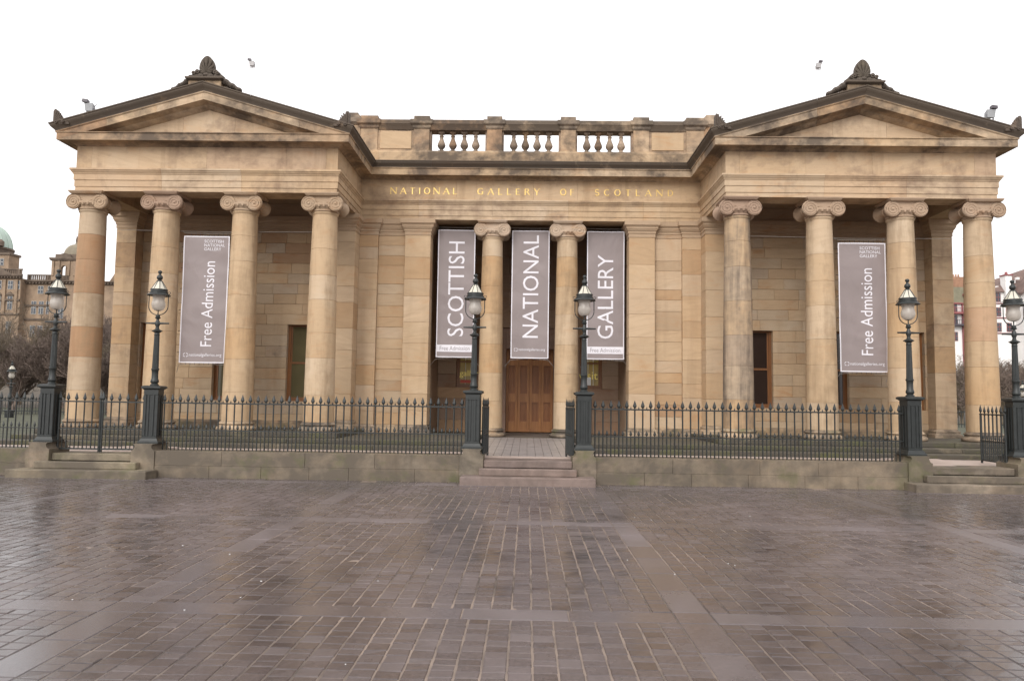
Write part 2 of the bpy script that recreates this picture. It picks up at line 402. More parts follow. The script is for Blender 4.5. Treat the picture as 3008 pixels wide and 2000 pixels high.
for bx in range(-5, 6):
    xc = GX+BAY/2+bx*BAY
    for by in range(-2, 2):
        yc = GY+by*BAY
        ya, yb = yc-BAY+SW/2, min(yc-SW/2, 15.27)
        if ya < 15:
            n = 6
            for i in range(n): slab(xc-SW/2, xc+SW/2, ya+(yb-ya)*i/n, ya+(yb-ya)*(i+1)/n)
        if yc < 15.2:
            slab(xc-SW/2, xc+SW/2, yc-SW/2, yc+SW/2)
            for i in range(5): slab(xc+SW/2+(BAY-SW)*i/5, xc+SW/2+(BAY-SW)*(i+1)/5, yc-SW/2, min(yc+SW/2, 15.27))
lit = MB()
for i in range(22):
    y = rng.uniform(3.2, 15); x = rng.uniform(-.66, .66)*y; s = rng.uniform(.004, .010)
    lit.lathe([(s, .001), (s*.8, .004)], 5, (x, y, .002), a0=rng.random()*6)
tag(build(lit, 'litter', 'white_card'), 'small pale scraps scattered over the wet setts', 'litter', kind='stuff')

# ground behind the railings
FZ = .42
struct(MB().box(-60, 60, 15.95, 62, -.04, FZ-.02), 'forecourt', 'grass')
struct(MB().box(-12.9, 12.9, 15.93, 18.2, FZ-.03, FZ-.004), 'forecourt_paving', 'path_pink')
def path(name, x0, x1, y0, y1, z0, z1, mat, nx, ny):
    root = struct(MB().add([(x0, y0, z0-.02), (x1, y0, z0-.02), (x1, y1, z1-.02), (x0, y1, z1-.02), (x0, y0, .1), (x1, y0, .1), (x1, y1, .1), (x0, y1, .1)],
                  [(0, 1, 2, 3), (7, 6, 5, 4), (0, 4, 5, 1), (1, 5, 6, 2), (2, 6, 7, 3), (3, 7, 4, 0)]), name, 'bed')
    for i in range(nx):
        for j in range(ny):
            a, b = x0+(x1-x0)*i/nx+.004, x0+(x1-x0)*(i+1)/nx-.004; t0, t1 = j/ny, (j+1)/ny
            ya, yb = y0+(y1-y0)*t0+.004, y0+(y1-y0)*t1-.004; za, zb = z0+(z1-z0)*t0, z0+(z1-z0)*t1; e = rng.uniform(-.002, .002)
            build(MB().add([(a, ya, za+e), (b, ya, za+e), (b, yb, zb+e), (a, yb, zb+e), (a, ya, za-.03), (b, ya, za-.03), (b, yb, zb-.03), (a, yb, zb-.03)],
                  [(0, 1, 2, 3), (4, 7, 6, 5), (0, 4, 5, 1), (1, 5, 6, 2), (2, 6, 7, 3), (3, 7, 4, 0)]), 'slab', mat, root)
path('path', -1.28, 1.28, 16.55, 22.25, .435, .545, 'path', 14, 7)
path('path', -9.33, -8.06, 15.8, 17.78, .435, .435, 'path_pink', 2, 3)
path('path', 8.06, 9.33, 15.8, 17.78, .435, .435, 'path_pink', 2, 3)

# hillside far behind
hv = []; hf = []; NX, NY = 40, 14
for j in range(NY+1):
    y = 62+j*22
    for i in range(NX+1):
        x = -300+i*15
        t = max(0, min(1, (y-75)/110)); t = t*t*(3-2*t)
        hv.append((x, y, .38+t*5+.5*math.sin(x*.07+y*.05)*t))
for j in range(NY):
    for i in range(NX): a = j*(NX+1)+i; hf.append((a, a+1, a+NX+2, a+NX+1))
struct(MB().add(hv, hf), 'hill', 'earth')

# ------------------------------------------------------------------ the gallery
YP, YC, XI, XO = 19.5, 22.36, 5.04, 11.95
XCN, W = (XI+XO)/2, (XO-XI)/2
AXP, AXC = YP+.36, YC+.36
ZA, ZF, ZT = 6.93, 7.516, 8.12          # architrave bottom, frieze bottom, frieze top
ZS, ZPL, ZCF = .74, .62, .55            # pavilion floor, platform, porch floor
gal = empty('gallery_building', (0, YC, 0), 'large honey sandstone gallery with two pedimented Ionic porticoes and a balustraded centre', 'building')

# stylobate steps, left and right of the entrance path
for sx in (-1, 1):
    def bxs(x0, x1): return (x0, x1) if sx > 0 else (-x1, -x0)
    for (xa, xb, y0, y1, z0, z1, nm) in ((1.29, 12.75, 17.8, 22.9, .1, .52, 4), (1.29, 12.55, 18.45, 22.9, .521, ZPL, 4), (4.72, 12.36, 19.06, 22.9, ZPL+.001, ZS, 3)):
        n = nm+1
        st = None
        for i in range(n):
            a, b = xa+(xb-xa)*i/n, xa+(xb-xa)*(i+1)/n
            q = bxs(a+.002, b-.002)
            build(MB().box(q[0], q[1], y0+rng.uniform(-.004, .004), y1, z0, z1, .012), 'step_block', 'stone_mossy', gal, tint([(.26, .215, .14), (.24, .20, .135)], 0))
build(MB().box(-2.95, 2.95, 22.20, 25.5, .1, ZCF), 'porch_floor', 'stone_damp', gal, (.20, .16, .15))

# columns ------------------------------------------------------------
def col_meshes(r0, r1, zb, zt, seed):
    """meshes of one kind of column: base, drums with joints, capital; local to the column's axis at its foot height"""
    rr = random.Random(seed); H = zt-zb
    def rad(z):
        t = max(0, min(1, z/H)); return r0-(r0-r1)*(t**1.5)
    cuts = [0.]; target = 7
    hs_ = [rr.uniform(.75, 1.2) for _ in range(target)]; S = sum(hs_); acc = 0
    for h in hs_: acc += h/S*H; cuts.append(acc)
    drums = []
    for i in range(target):
        a, b = cuts[i], cuts[i+1]; g = .004
        prof = [(rad(a)-.006, a+.0005), (rad(a), a+g+.001)]
        prof += [(rad(a+(b-a)*t), a+(b-a)*t) for t in (.25, .5, .75)]
        if i == target-1: prof += [(rad(b-.12), b-.12), (r1, b-.07), (r1+.03, b-.03), (r1+.03, b)]
        else: prof += [(rad(b), b-g-.001), (rad(b)-.006, b-.0005)]
        drums.append((mesh_of(MB().lathe(prof, 36), 'drum', 'stone_drum', True), 0.))
    return drums
def base_mesh(r0, h):
    p = [(r0+.11, 0)]
    for i in range(7): a = -math.pi/2+math.pi*i/6; p.append((r0+.075+.045*math.cos(a), .055+.055*math.sin(a)))
    p += [(r0+.055, .115), (r0+.05, .125)]
    for i in range(5): a = math.pi*i/4; p.append((r0+.05-.02*math.sin(a), .13+.03*i/4))
    for i in range(6): a = -math.pi/2+math.pi*i/5; p.append((r0+.04+.024*math.cos(a), .186+.024*math.sin(a)))
    p += [(r0+.03, .212), (r0+.03, .225), (r0+.008, h)]
    return mesh_of(MB().lathe(p, 36), 'base', 'stone_base', True)
def capital_mesh(k=1.):
    m = MB()
    m.lathe([(.335*k, 0), (.365*k, .02), (.365*k, .05), (.35*k, .06), (.37*k, .10), (.42*k, .16), (.42*k, .21), (.36*k, .24)], 32)
    for i in range(20):                                             # egg and dart
        a = 2*math.pi*(i+.5)/20
        m.sphere((.405*k*math.cos(a), .405*k*math.sin(a), .145), .045, 6, 4, (.75, .75, 1.15))
    vx, vz, vr = .35*k, .205, .205
    yv = .365*k
    for s in (-1, 1):
        pr = [(vr*.93, -yv), (vr, -yv+.02), (vr, -yv+.055), (vr*.86, -yv+.085), (vr*.62, -.10), (vr*.56, -.03), (vr*.64, -.028), (vr*.64, .028), (vr*.56, .03), (vr*.62, .10), (vr*.86, yv-.085), (vr, yv-.055), (vr, yv-.02), (vr*.93, yv)]
        m.lathe(pr, 28, (s*vx, 0, vz), 'y')
        for f in (-1, 1):
            pts = []; rad = []
            for i in range(46):
                t = i/45; a = math.pi/2-s*2*math.pi*2.4*t*1.0; q = (vr-.018)*(1-t)**.85+.035*t
                pts.append((s*vx+q*math.cos(a)*1.0, f*(yv+.002), vz+q*math.sin(a))); rad.append(.0155-.006*t)
            m.tube(pts, rad, 5)
            m.sphere((s*vx, f*yv, vz), .036, 8, 6, (1, .7, 1))
    top = .405
    poly = [(-vx, top), (vx, top)]+[(vx*(1-2*i/8), .285-.045*math.sin(math.pi*i/8)) for i in range(9)]
    m.prism(poly, -yv+.03, yv-.03)
    ridge = [(vx*(1-2*i/12), -(yv-.022), .288-.045*math.sin(math.pi*i/12)) for i in range(13)]
    m.tube(ridge, .013, 5); m.tube([(x, -y, z) for x, y, z in ridge], .013, 5)
    m.tube([(-vx, -(yv-.022), top-.012), (vx, -(yv-.022), top-.012)], .012, 5)
    a = .415*k
    m.rects(-a, a, -a, a, [(-.02, top-.004), (.0, top), (.012, top+.02), (.032, top+.045), (.035, top+.05), (.035, .479)])
    return mesh_of(m, 'capital', 'stone_rough', True)
drP = col_meshes(.392, .318, ZS+.245, 6.452, 3); baP = base_mesh(.392, .245); caP = capital_mesh()
drP2 = col_meshes(.392, .318, ZS+.245, 6.452, 8)
drC = col_meshes(.366, .300, ZCF+.245, 6.452, 5); baC = base_mesh(.366, .245); caC = capital_mesh(.98)
def column(x, y, z0, drums, base, cap, cols, capcol, mat=None):
    ce = MB().lathe([(.2, 0), (.2, 6.9-z0-.48)], 12)                # hidden core carrying the drums
    o = bpy.data.objects.new('column', mesh_of(ce, 'core', 'stone')); link(o, gal); WORLD[o] = Vector((x, y, z0)); o.location = WORLD[o]-WORLD[gal]
    inst(base, 'base', (x, y, z0), o, tint(GREYISH, 0))
    for (me, _), c in zip(drums, cols):
        d = inst(me, 'drum', (x, y, z0+.245), o, c)
        if mat: d.material_slots[0].link = 'OBJECT'; d.material_slots[0].material = M[mat]
    inst(cap, 'capital', (x, y, 6.45), o, capcol)
T, B_, P_, G_ = (.47, .335, .20), (.355, .21, .11), (.50, .375, .245), (.44, .335, .225)
O_ = (.46, .302, .158)
CX = (5.42, 7.55, 9.65, 11.63)
colsL = {3: [T, P_, G_, B_, G_, B_, P_], 2: [T, T, T, T, P_, T, T], 1: [T, T, O_, T, T, T, T], 0: [T, P_, T, T, P_, T, T]}
colsL[3] = [T, G_, B_, G_, (.37, .225, .125), B_, G_]
colsR = {0: [O_, G_, (.38, .285, .195), T, G_, T, T], 1: [P_, T, T, P_, T, T, P_], 2: [T, P_, T, O_, T, T, P_], 3: [T, O_, T, (.44, .285, .17), T, T, P_]}
for i, x in enumerate(CX):
    column(-x, AXP, ZS, drP if i % 2 else drP2, baP, caP, colsL[i], (.40, .29, .19) if i != 2 else (.34, .235, .165), None)
    column(x, AXP, ZS, drP2 if i % 2 else drP, baP, caP, colsR[i], (.34, .235, .165) if i < 1 else (.39, .28, .19), 'stone_streaked' if i == 0 else None)
column(-1.11, AXC, ZCF, drC, baC, caC, [T, T, O_, T, O_, O_, P_], (.47, .36, .26))
column(1.13, AXC, ZCF, drC, baC, caC, [P_, T, T, P_, T, O_, P_], (.47, .36, .26))

# antae and pilasters -------------------------------------------------
CAPP = [(0, 6.45), (.012, 6.455), (.012, 6.56), (.03, 6.57), (.03, 6.62), (.06, 6.66), (.075, 6.70), (.085, 6.705), (.085, 6.75), (.12, 6.79), (.135, 6.80), (.135, 6.928)]
def anta(name, x0, x1, y0, y1, zb, mat='stone', brown=.12, capy=None):
    root = build(MB().box(x0+.03, x1-.03, y0+.03, y1, zb, 6.92), name, 'stone', gal, T)
    hb = zb+.24
    build(MB().rects(x0, x1, y0, y1, [(.09, zb)]+[(.09, zb+.09), (.075, zb+.10), (.05, zb+.12), (.05, zb+.15), (.055, zb+.155), (.055, zb+.19), (.02, zb+.205), (.004, hb)]), 'base', 'stone_base', root, tint(GREYISH, 0), True)
    z = hb
    while z < 6.40:
        h = rng.uniform(.34, .78)
        if 6.45-(z+h) < .3: h = 6.45-z
        build(MB().box(x0, x1, y0, y1, z+.0015, z+h-.0015, .007), 'block', mat, root, tint(PAL, brown)); z += h
    build(MB().rects(x0, x1, y0, y1, CAPP), 'capital', 'stone_rough', root, (.43, .31, .20))
YA, YW = 21.8, 22.22                     # anta face, portico wall face
for s in (-1, 1):
    def sp(a, b): return (a, b) if s > 0 else (-b, -a)
    anta('anta', *sp(11.47, 12.05), YA, 23.2, ZS, mat='stone_stained', brown=.12)
    anta('anta', *sp(5.05, 5.66), YA, 22.9, ZS, brown=.12)
    anta('pilaster', *sp(4.50, 5.05), YC+.0, 22.9, ZPL, brown=.10)
    anta('anta', *sp(2.93, 3.69), YC-.03, 23.0, ZPL, brown=.06)
# recessed wall bays beside the porch, coursed walls
def course_wall(wall, x0, x1, y, zs, holes, lmin, lmax, mat, pal, brown, thick=.25, name='stone'):
    for a, b in zip(zs[:-1], zs[1:]):
        spans = [(x0, x1)]
        for hx0, hx1, hz0, hz1 in holes:
            if a < hz1-.01 and b > hz0+.01:
                ns = []
                for p, q in spans:
                    if hx1 <= p or hx0 >= q: ns.append((p, q))
                    else:
                        if hx0-p > .02: ns.append((p, hx0))
                        if q-hx1 > .02: ns.append((hx1, q))
                spans = ns
        for p, q in spans:
            n = max(1, round((q-p)/rng.uniform(lmin, lmax))); cs = [p]+[p+(q-p)*(i+rng.uniform(-.28, .28))/n for i in range(1, n)]+[q]
            for u, v in zip(cs[:-1], cs[1:]):
                e = rng.uniform(-.004, .004)
                build(MB().box(u+.002, v-.002, y+e, y+thick, a+.002, b-.002, .007), name, mat, wall, tint(pal, brown))
def lin(a, b, n): return [a+(b-a)*i/n for i in range(n+1)]
for s in (-1, 1):
    def sp(a, b): return (a, b) if s > 0 else (-b, -a)
    x0, x1 = sp(3.69, 4.50)
    w = build(MB().box(x0+.001, x1-.001, YC+.16, 22.9, ZPL, 6.92), 'wall_bay', 'stone', gal, T)
    zz = [ZPL+.24]
    while zz[-1] < 6.45: zz.append(zz[-1]+rng.choice((.30, .34, .56)))
    zz = [z for z in zz if z < 6.2]+[6.45]
    course_wall(w, x0, x1, YC+.11, zz, [], 1.2, 2, 'stone', PAL+GREYISH[3:], .08, .06, 'block')
    build(MB().rects(x0-.02, x1+.02, YC+.11, 22.8, [(d*.8, z) for d, z in CAPP]), 'band_mould', 'stone_rough', w, (.43, .31, .20))
    build(MB().rects(x0-.02, x1+.02, YC+.11, 22.8, [(.06, ZPL), (.06, ZPL+.12), (.03, ZPL+.16), (.003, ZPL+.24)]), 'base_mould', 'stone_base', w, T)

# portico back walls with sash windows
WINX = (6.72, 8.89, 11.06); WZ0, WZ1, WHW = 1.50, 3.73, .35
def sash(parent, xc, hw, z0, z1, y, pane, bars=0):
    f = build(MB().box(xc-hw, xc-hw+.07, y-.02, y+.06, z0+.06, z1).box(xc+hw-.07, xc+hw, y-.02, y+.06, z0+.06, z1).box(xc-hw, xc+hw, y-.02, y+.06, z1+.001, z1+.06)
              .box(xc-hw, xc+hw, y-.05, y+.06, z0, z0+.059), 'window', 'sash', parent)
    zm = (z0+z1)/2
    for nm, a, b, yy in (('sash', z0+.06, zm+.02, y+.02), ('sash', zm-.02, z1, y+.05)):
        build(MB().box(xc-hw+.07, xc+hw-.07, yy-.025, yy+.015, a, a+.055).box(xc-hw+.07, xc+hw-.07, yy-.025, yy+.015, b-.045, b)
              .box(xc-hw+.07, xc-hw+.115, yy-.025, yy+.015, a+.055, b-.045).box(xc+hw-.115, xc+hw-.07, yy-.025, yy+.015, a+.055, b-.045), 'sash_frame', 'sash', f)
        build(MB().box(xc-hw+.11, xc+hw-.11, yy-.004, yy+.006, a+.05, b-.04), 'pane', pane, f)
        for i in range(bars):
            bx = xc-hw+.115+(2*hw-.23)*(i+1)/(bars+1)
            build(MB().box(bx-.008, bx+.008, yy-.016, yy-.005, a+.055, b-.045), 'glazing_bar', 'led_white', f)
    return f
for s in (-1, 1):
    def sp(a, b): return (a, b) if s > 0 else (-b, -a)
    x0, x1 = sp(5.66, 11.47)
    xw0, xw1 = sp(5.3, 12.0)
    w = build(MB().box(x0, x1, YW+.32, YW+.5, ZS, 6.9), 'wall', 'stone', gal, (.3, .2, .12))
    holes = [(s*c-WHW, s*c+WHW, WZ0, WZ1) for c in WINX]
    zs = lin(ZS, WZ0, 2)+lin(WZ0, WZ1, 7)[1:]+lin(WZ1, 6.45, 9)[1:]
    course_wall(w, x0, x1, YW, zs, holes, .62, 1.25, 'stone_rough', GREYISH[:2]+GREYISH[3:4]+PAL[:2], .05, .32)
    for a, b, z0, z1 in holes: sash(w, (a+b)/2, WHW, z0, z1, YW+.17, 'pane_olive' if s < 0 else 'pane_dark')
    m = MB().sweep([(0, 6.45), (.01, 6.455), (.01, 6.56), (.03, 6.57), (.03, 6.64), (.08, 6.70), (.085, 6.76), (.13, 6.80), (.13, 6.93), (-.3, 6.93), (-.3, 6.45)], [(x0, YW), (x1, YW)])
    build(m, 'wall_cornice', 'stone_rough', w, (.36, .25, .16))
    build(MB().sweep([(.05, ZS), (.05, ZS+.14), (.03, ZS+.17), (.002, ZS+.2), (-.01, ZS+.2), (-.01, ZS)], [(x0, YW), (x1, YW)]), 'wall_base', 'stone_base', w, T)
    build(MB().box(x0, x1, YW-.05, YW+.3, 6.931, 7.31), 'wall_head', 'stone_rough', w, (.33, .23, .15))
    # portico ceiling, outer side wall, rear
    build(MB().box(*sp(XI+.66, XO-.66), YP+.66, YW+.2, 7.30, 7.42), 'portico_ceiling', 'stone_rough', gal, (.30, .21, .14))
    xo0, xo1 = sp(11.6, 11.98)
    build(MB().box(xo0, xo1, 23.21, 38, .3, 6.93), 'side_wall', 'stone', gal, T)
    build(MB().box(*sp(XI, 11.98), 37.7, 38.05, .3, 8.2), 'rear_wall', 'stone', gal, T)

# porch: side walls, back wall with the door
for s in (-1, 1):
    def sp(a, b): return (a, b) if s > 0 else (-b, -a)
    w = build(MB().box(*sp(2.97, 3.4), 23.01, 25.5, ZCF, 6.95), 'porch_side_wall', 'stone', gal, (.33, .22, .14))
YB = 25.2; DX, DHW, DZ1 = .06, .78, 3.30
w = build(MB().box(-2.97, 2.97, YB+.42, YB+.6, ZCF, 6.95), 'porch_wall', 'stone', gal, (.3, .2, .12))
pwin = [(-2.36, -1.60), (1.70, 2.44)]
holes = [(DX-DHW-.24, DX+DHW+.24, 0, 4.0)]+[(a, b, 2.02, 3.70) for a, b in pwin]
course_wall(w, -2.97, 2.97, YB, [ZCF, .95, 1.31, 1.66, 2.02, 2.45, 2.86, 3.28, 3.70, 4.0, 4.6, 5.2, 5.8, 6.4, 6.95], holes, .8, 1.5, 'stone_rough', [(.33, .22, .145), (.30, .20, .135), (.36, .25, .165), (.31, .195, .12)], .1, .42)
for i, (a, b) in enumerate(pwin):
    f = sash(w, (a+b)/2, (b-a)/2, 2.02, 3.70, YB+.12, 'lit', 2)
door = build(MB().box(DX-DHW-.22, DX-DHW, YB-.03, YB+.4, ZCF, 3.98, .01).box(DX+DHW, DX+DHW+.22, YB-.03, YB+.4, ZCF, 3.98, .01).box(DX-DHW, DX+DHW, YB-.03, YB+.4, DZ1, 3.98, .01), 'doorway', 'stone_rough', gal, (.27, .175, .13))
for i in range(4):
    a, b = DX-DHW+2*DHW*i/4, DX-DHW+2*DHW*(i+1)/4; y = YB+.22
    m = MB()
    z0, z1 = ZCF+.03, DZ1
    rails = [(z0, z0+.34), (z0+.98, z0+1.26), (z0+2.18, z0+2.36), (z1-.12, z1)]
    e = .085
    m.box(a+.003, a+e, y, y+.06, z0, z1, .004).box(b-e, b-.003, y, y+.06, z0, z1, .004)
    for p, q in rails: m.box(a+e, b-e, y+.003, y+.058, p, q)
    d = build(m, 'door_leaf', 'wood', door)
    for (p0, p), (q, q0) in zip(rails[:-1], rails[1:]):
        mm = MB(); n_ = [(a+e, p), (b-e, p), (b-e, q), (a+e, q)]
        i2 = .035
        mm.loft([[(x, y+.05, z) for x, z in n_], [(a+e+i2, y+.075, p+i2), (b-e-i2, y+.075, p+i2), (b-e-i2, y+.075, q-i2), (a+e+i2, y+.075, q-i2)],
                 [(a+e+i2+.02, y+.045, p+i2+.03), (b-e-i2-.03, y+.045, p+i2+.03), (b-e-i2-.03, y+.045, q-i2-.03), (a+e+i2+.03, y+.045, q-i2-.03)]], True, True)
        build(mm, 'door_panel', 'wood_panel', door)
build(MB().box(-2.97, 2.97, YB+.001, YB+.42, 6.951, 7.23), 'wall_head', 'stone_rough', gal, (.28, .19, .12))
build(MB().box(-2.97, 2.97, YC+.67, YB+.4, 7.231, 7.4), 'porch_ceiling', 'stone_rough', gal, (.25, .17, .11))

# entablature ----------------------------------------------------------
FULL = [(-XO, 38), (-XO, YP), (-XI, YP), (-XI, YC), (XI, YC), (XI, YP), (XO, YP), (XO, 38)]
def plen(path): return [0]+[sum((Vector(path[i+1])-Vector(path[i])).length for i in range(j+1)) for j in range(len(path)-1)]
def sub(path, s0, s1):
    L = plen(path); out = []
    def at(s):
        for i in range(len(L)-1):
            if s <= L[i+1]+1e-6:
                t = (s-L[i])/(L[i+1]-L[i]); return tuple(Vector(path[i]).lerp(Vector(path[i+1]), t))
    out.append(at(s0)); out += [path[i] for i in range(len(path)) if s0+1e-4 < L[i] < s1-1e-4]; out.append(at(s1)); return out
L = plen(FULL)
def blocks(prof, cuts, name, mat, colf):
    for a, b in zip(cuts[:-1], cuts[1:]): build(MB().sweep(prof, sub(FULL, a+.002, b-.002)), name, mat, gal, colf())
ARCH = [(0, ZA), (0, 7.043), (.018, 7.047), (.018, 7.215), (.036, 7.219), (.036, 7.36), (.05, 7.375), (.06, 7.40), (.085, 7.43), (.10, 7.465), (.115, 7.47), (.115, ZF), (-.66, ZF), (-.66, ZA)]
s1, s2, s3, s4, s5, s6 = L[1:7]
fx = lambda x: s1+(x+XO)                 # along the left front; the right front runs from s5
fr = lambda x: s5+(x-XI)
cen = lambda x: s3+(x+XI)
acut = [0, s1-9, s1-2.2, fx(-9.65), fx(-7.55), s2+1.4, cen(-3.3), cen(-1.11), cen(1.13), cen(3.35), s4+1.4, fr(7.55), fr(9.65), s6+2.2, s6+9, L[-1]]
blocks(ARCH, acut, 'architrave_block', 'stone_stained', lambda: tint([T, P_, (.48, .34, .21)], 0, .04))
fcut = [0, s1-9, s1-1.7, fx(-11.55), fx(-8.5), fx(-6.4), fx(-5.35), s2+1.5, cen(-2.2), cen(.1), cen(1.4), s4+1.4, fr(5.4), fr(7.1), fr(8.8), fr(11.4), s6+1.8, s6+9, L[-1]]
blocks([(0, ZF+.001), (0, ZT), (-.45, ZT), (-.45, ZF+.001)], fcut, 'frieze_block', 'stone_stained', lambda: tint([T, (.45, .32, .205), (.49, .355, .22)], .0, .04))
ZC0, ZC1 = 8.195, 8.365
CORN = [(0, ZT+.001), (.025, ZT+.004), (.03, ZT+.02), (.06, ZT+.045), (.10, ZT+.06), (.13, ZC0+.012), (.33, ZC0), (.33, ZC0-.012), (.35, ZC0-.012), (.35, ZC1-.01), (.362, ZC1), (.378, ZC1+.01), (.378, ZC1+.028), (-.45, ZC1+.05), (-.45, ZT+.001)]
ccut = [0, s1-9, s1-4, s1-1.2]+[fx(-XO+1.4+1.9*i) for i in range(3)]+[s2+1.0, cen(-3.6), cen(-1.5), cen(.6), cen(2.7), s4+1.6]+[fr(XI+1.5+1.9*i) for i in range(3)]+[s6+1.2, s6+4, s6+9, L[-1]]
blocks(CORN, ccut, 'cornice_block', 'stone_weathered', lambda: tint([T, (.42, .29, .175), P_], 0, .06))
ZQ = ZC1+.03
SIMA = [(.376, ZQ), (.382, ZQ+.02), (.41, ZQ+.05), (.45, ZQ+.085), (.475, ZQ+.115), (.482, ZQ+.15), (.502, ZQ+.155), (.502, ZQ+.18), (.0, ZQ+.20), (.0, ZQ)]
def sima_run(path, n0, n1, cuts):
    L2 = plen(path)
    cs = [0]+cuts+[L2[-1]]
    for i, (a, b) in enumerate(zip(cs[:-1], cs[1:])):
        p = [path[0]] if a == 0 else None
        seg = []
        def at(s):
            for j in range(len(L2)-1):
                if s <= L2[j+1]+1e-6: return tuple(Vector(path[j]).lerp(Vector(path[j+1]), (s-L2[j])/(L2[j+1]-L2[j])))
        g0, g1 = (0 if i == 0 else .002), (0 if i == len(cs)-2 else .002)
        seg = [at(a+g0)]+[path[j] for j in range(len(path)) if a+1e-4 < L2[j] < b-1e-4]+[at(b-g1)]
        build(MB().sweep(SIMA, seg, n0 if i == 0 else None, n1 if i == len(cs)-2 else None), 'gutter_block', 'stone_sooty', gal, tint(GREYISH, .3))
sima_run([(-XO, 38), (-XO, YP)], None, (0, -1), [9, 14.5])
sima_run([(-XI, YP), (-XI, YC), (XI, YC), (XI, YP)], (0, -1), (0, -1), [1.5, 5, 7.1, 9.2, 11.4])
sima_run([(XO, YP), (XO, 38)], (0, -1), None, [4, 9.5])
SL = .2875
def rake(prof, xc, name, mat, colf, cuts=(.0, .34, .68, 1.)):
    for s in (-1, 1):
        for a, b in zip(cuts[:-1], cuts[1:]):
            rings = []
            for t in (a+(.0006 if a > 0 else 0), b-(.0006 if b < 1 else .0004)):
                rings.append([(xc+s*(W+d)*(1-t), YP-d, z+SL*(W+d)*t) for d, z in prof])
            build(MB().loft(rings), name, mat, gal, colf())
RSIMA = [(d, z) for d, z in SIMA[:-2]]+[(-.3, ZQ+.20), (-.3, ZQ)]
RCOR = [(0, ZT+.02), (.03, ZT+.03), (.10, ZT+.06), (.13, ZC0+.01), (.332, ZC0+.004), (.332, ZC0-.010), (.353, ZC0-.010), (.353, ZC1-.01), (.365, ZC1), (.380, ZC1+.01), (.380, ZQ-.001), (-.3, ZQ-.001), (-.3, ZT+.02)]
for s in (-1, 1):
    xc = s*XCN
    rake(RSIMA, xc, 'raking_gutter', 'stone_sooty', lambda: tint(GREYISH, .3))
    rake(RCOR, xc, 'raking_cornice', 'stone_weathered', lambda: tint([T, (.42, .29, .175), P_], .1, .06))
    # tympanum stones
    zt = ZC1+.03
    apex = ZT+.03+SL*W
    def zl(x): return zt+max(0, (W-abs(x)))*(apex-zt)/W
    edges = [-W, -2.1, -.68, .70, 2.0, W]
    for a, b in zip(edges[:-1], edges[1:]):
        a2, b2 = a+.003, b-.003
        poly = [(xc+a2, zt-.02), (xc+b2, zt-.02), (xc+b2, zl(b2)+.02)]+([(xc, zl(0)+.02)] if a < 0 < b else [])+[(xc+a2, zl(a2)+.02)]
        build(MB().prism(poly, YP+.02, YP+.3), 'tympanum_stone', 'stone_stained', gal, tint([T, P_, (.49, .36, .23)], 0, .04))
    # roof behind the pediment
    for q in (-1, 1):
        e, r = xc+q*(W+.05), xc
        ze, zr = ZQ+.19, ZQ+.19+SL*(W+.05)
        build(MB().prism([(e, ze), (r, zr), (r, zr-.08), (e, ze-.08)], YP+.301, 38), 'roof_slope', 'slate_roof', gal)
build(MB().box(-XI+.01, XI-.01, YC+.46, 38, 8.30, 8.43), 'flat_roof', 'lead', gal)
# body of the centre, so that the block is closed behind
build(MB().box(-XI+.02, XI-.02, 37.7, 38, .3, 8.29), 'rear_wall', 'stone', gal, T)

# balustrade -----------------------------------------------------------
BY0, BY1 = YC-.08, YC+.36
SC_ = lambda: tint([(.42, .295, .185), (.46, .325, .20)], .1)
build(MB().rects(-XI-.3, XI+.3, BY0, BY1, [(.05, 8.44), (.05, 8.93), (.03, 8.95), (.0, 8.99), (-.02, 9.0)]), 'balustrade_base', 'stone_weathered', gal, T)
piers = [(-4.85, .26), (-3.27, .235), (-1.09, .225), (1.11, .225), (3.28, .235), (4.87, .26)]
for x, h in piers:
    p = build(MB().box(x-h, x+h, BY0+.01, BY1-.01, 9.001, 9.70, .006), 'balustrade_pier', 'stone_weathered', gal, SC_())
    build(MB().rects(x-h-.01, x+h+.01, BY0-.005, BY1+.005, [(.02, 8.60), (.055, 8.62), (.055, 8.93), (.03, 8.96), (.01, 9.01), (-.01, 9.01)]), 'pier_base', 'stone_weathered', p, T)
    build(MB().rects(x-h, x+h, BY0, BY1, [(0, 9.66), (.03, 9.70), (.04, 9.76), (.09, 9.80), (.10, 9.82), (.10, 9.93), (.07, 9.94), (.0, 9.941), (.0, 10.06), (-.03, 10.07)]), 'pier_cap', 'stone_dirty', p, tint(GREYISH, .3))
for s in (-1, 1):
    def sp(a, b): return (a, b) if s > 0 else (-b, -a)
    p = build(MB().box(*sp(5.12, 5.62), BY0+.02, BY1-.02, 8.6, 9.80, .006), 'balustrade_end', 'stone_weathered', gal, SC_())
    build(MB().rects(*sp(5.14, 5.60), BY0, BY1, [(0, 9.78), (.05, 9.84), (.06, 9.85), (.06, 9.98), (.0, 9.985), (.0, 10.08), (-.07, 10.085), (-.07, 10.17), (-.09, 10.18)]), 'end_cap', 'stone_dirty', p, tint(GREYISH, .3))
    build(MB().box(*sp(5.63, 6.9), BY0+.04, BY1-.04, 8.6, 9.66, .006), 'balustrade_panel', 'stone_weathered', gal, SC_())
    build(MB().box(*sp(5.63, 7.0), BY0-.04, BY1+.04, 9.661, 9.90, .02), 'balustrade_rail', 'stone_dirty', gal, tint(GREYISH, .3))
def railseg(a, b): build(MB().sweep([(-.02, 9.64), (.0, 9.68), (.02, 9.72), (.06, 9.79), (.07, 9.80), (.07, 9.91), (.05, 9.93), (-.52, 9.93), (-.54, 9.80), (-.44, 9.64)], [(a, BY0+.01), (b, BY0+.01)]), 'balustrade_rail', 'stone_dirty', gal, tint(GREYISH, .3))
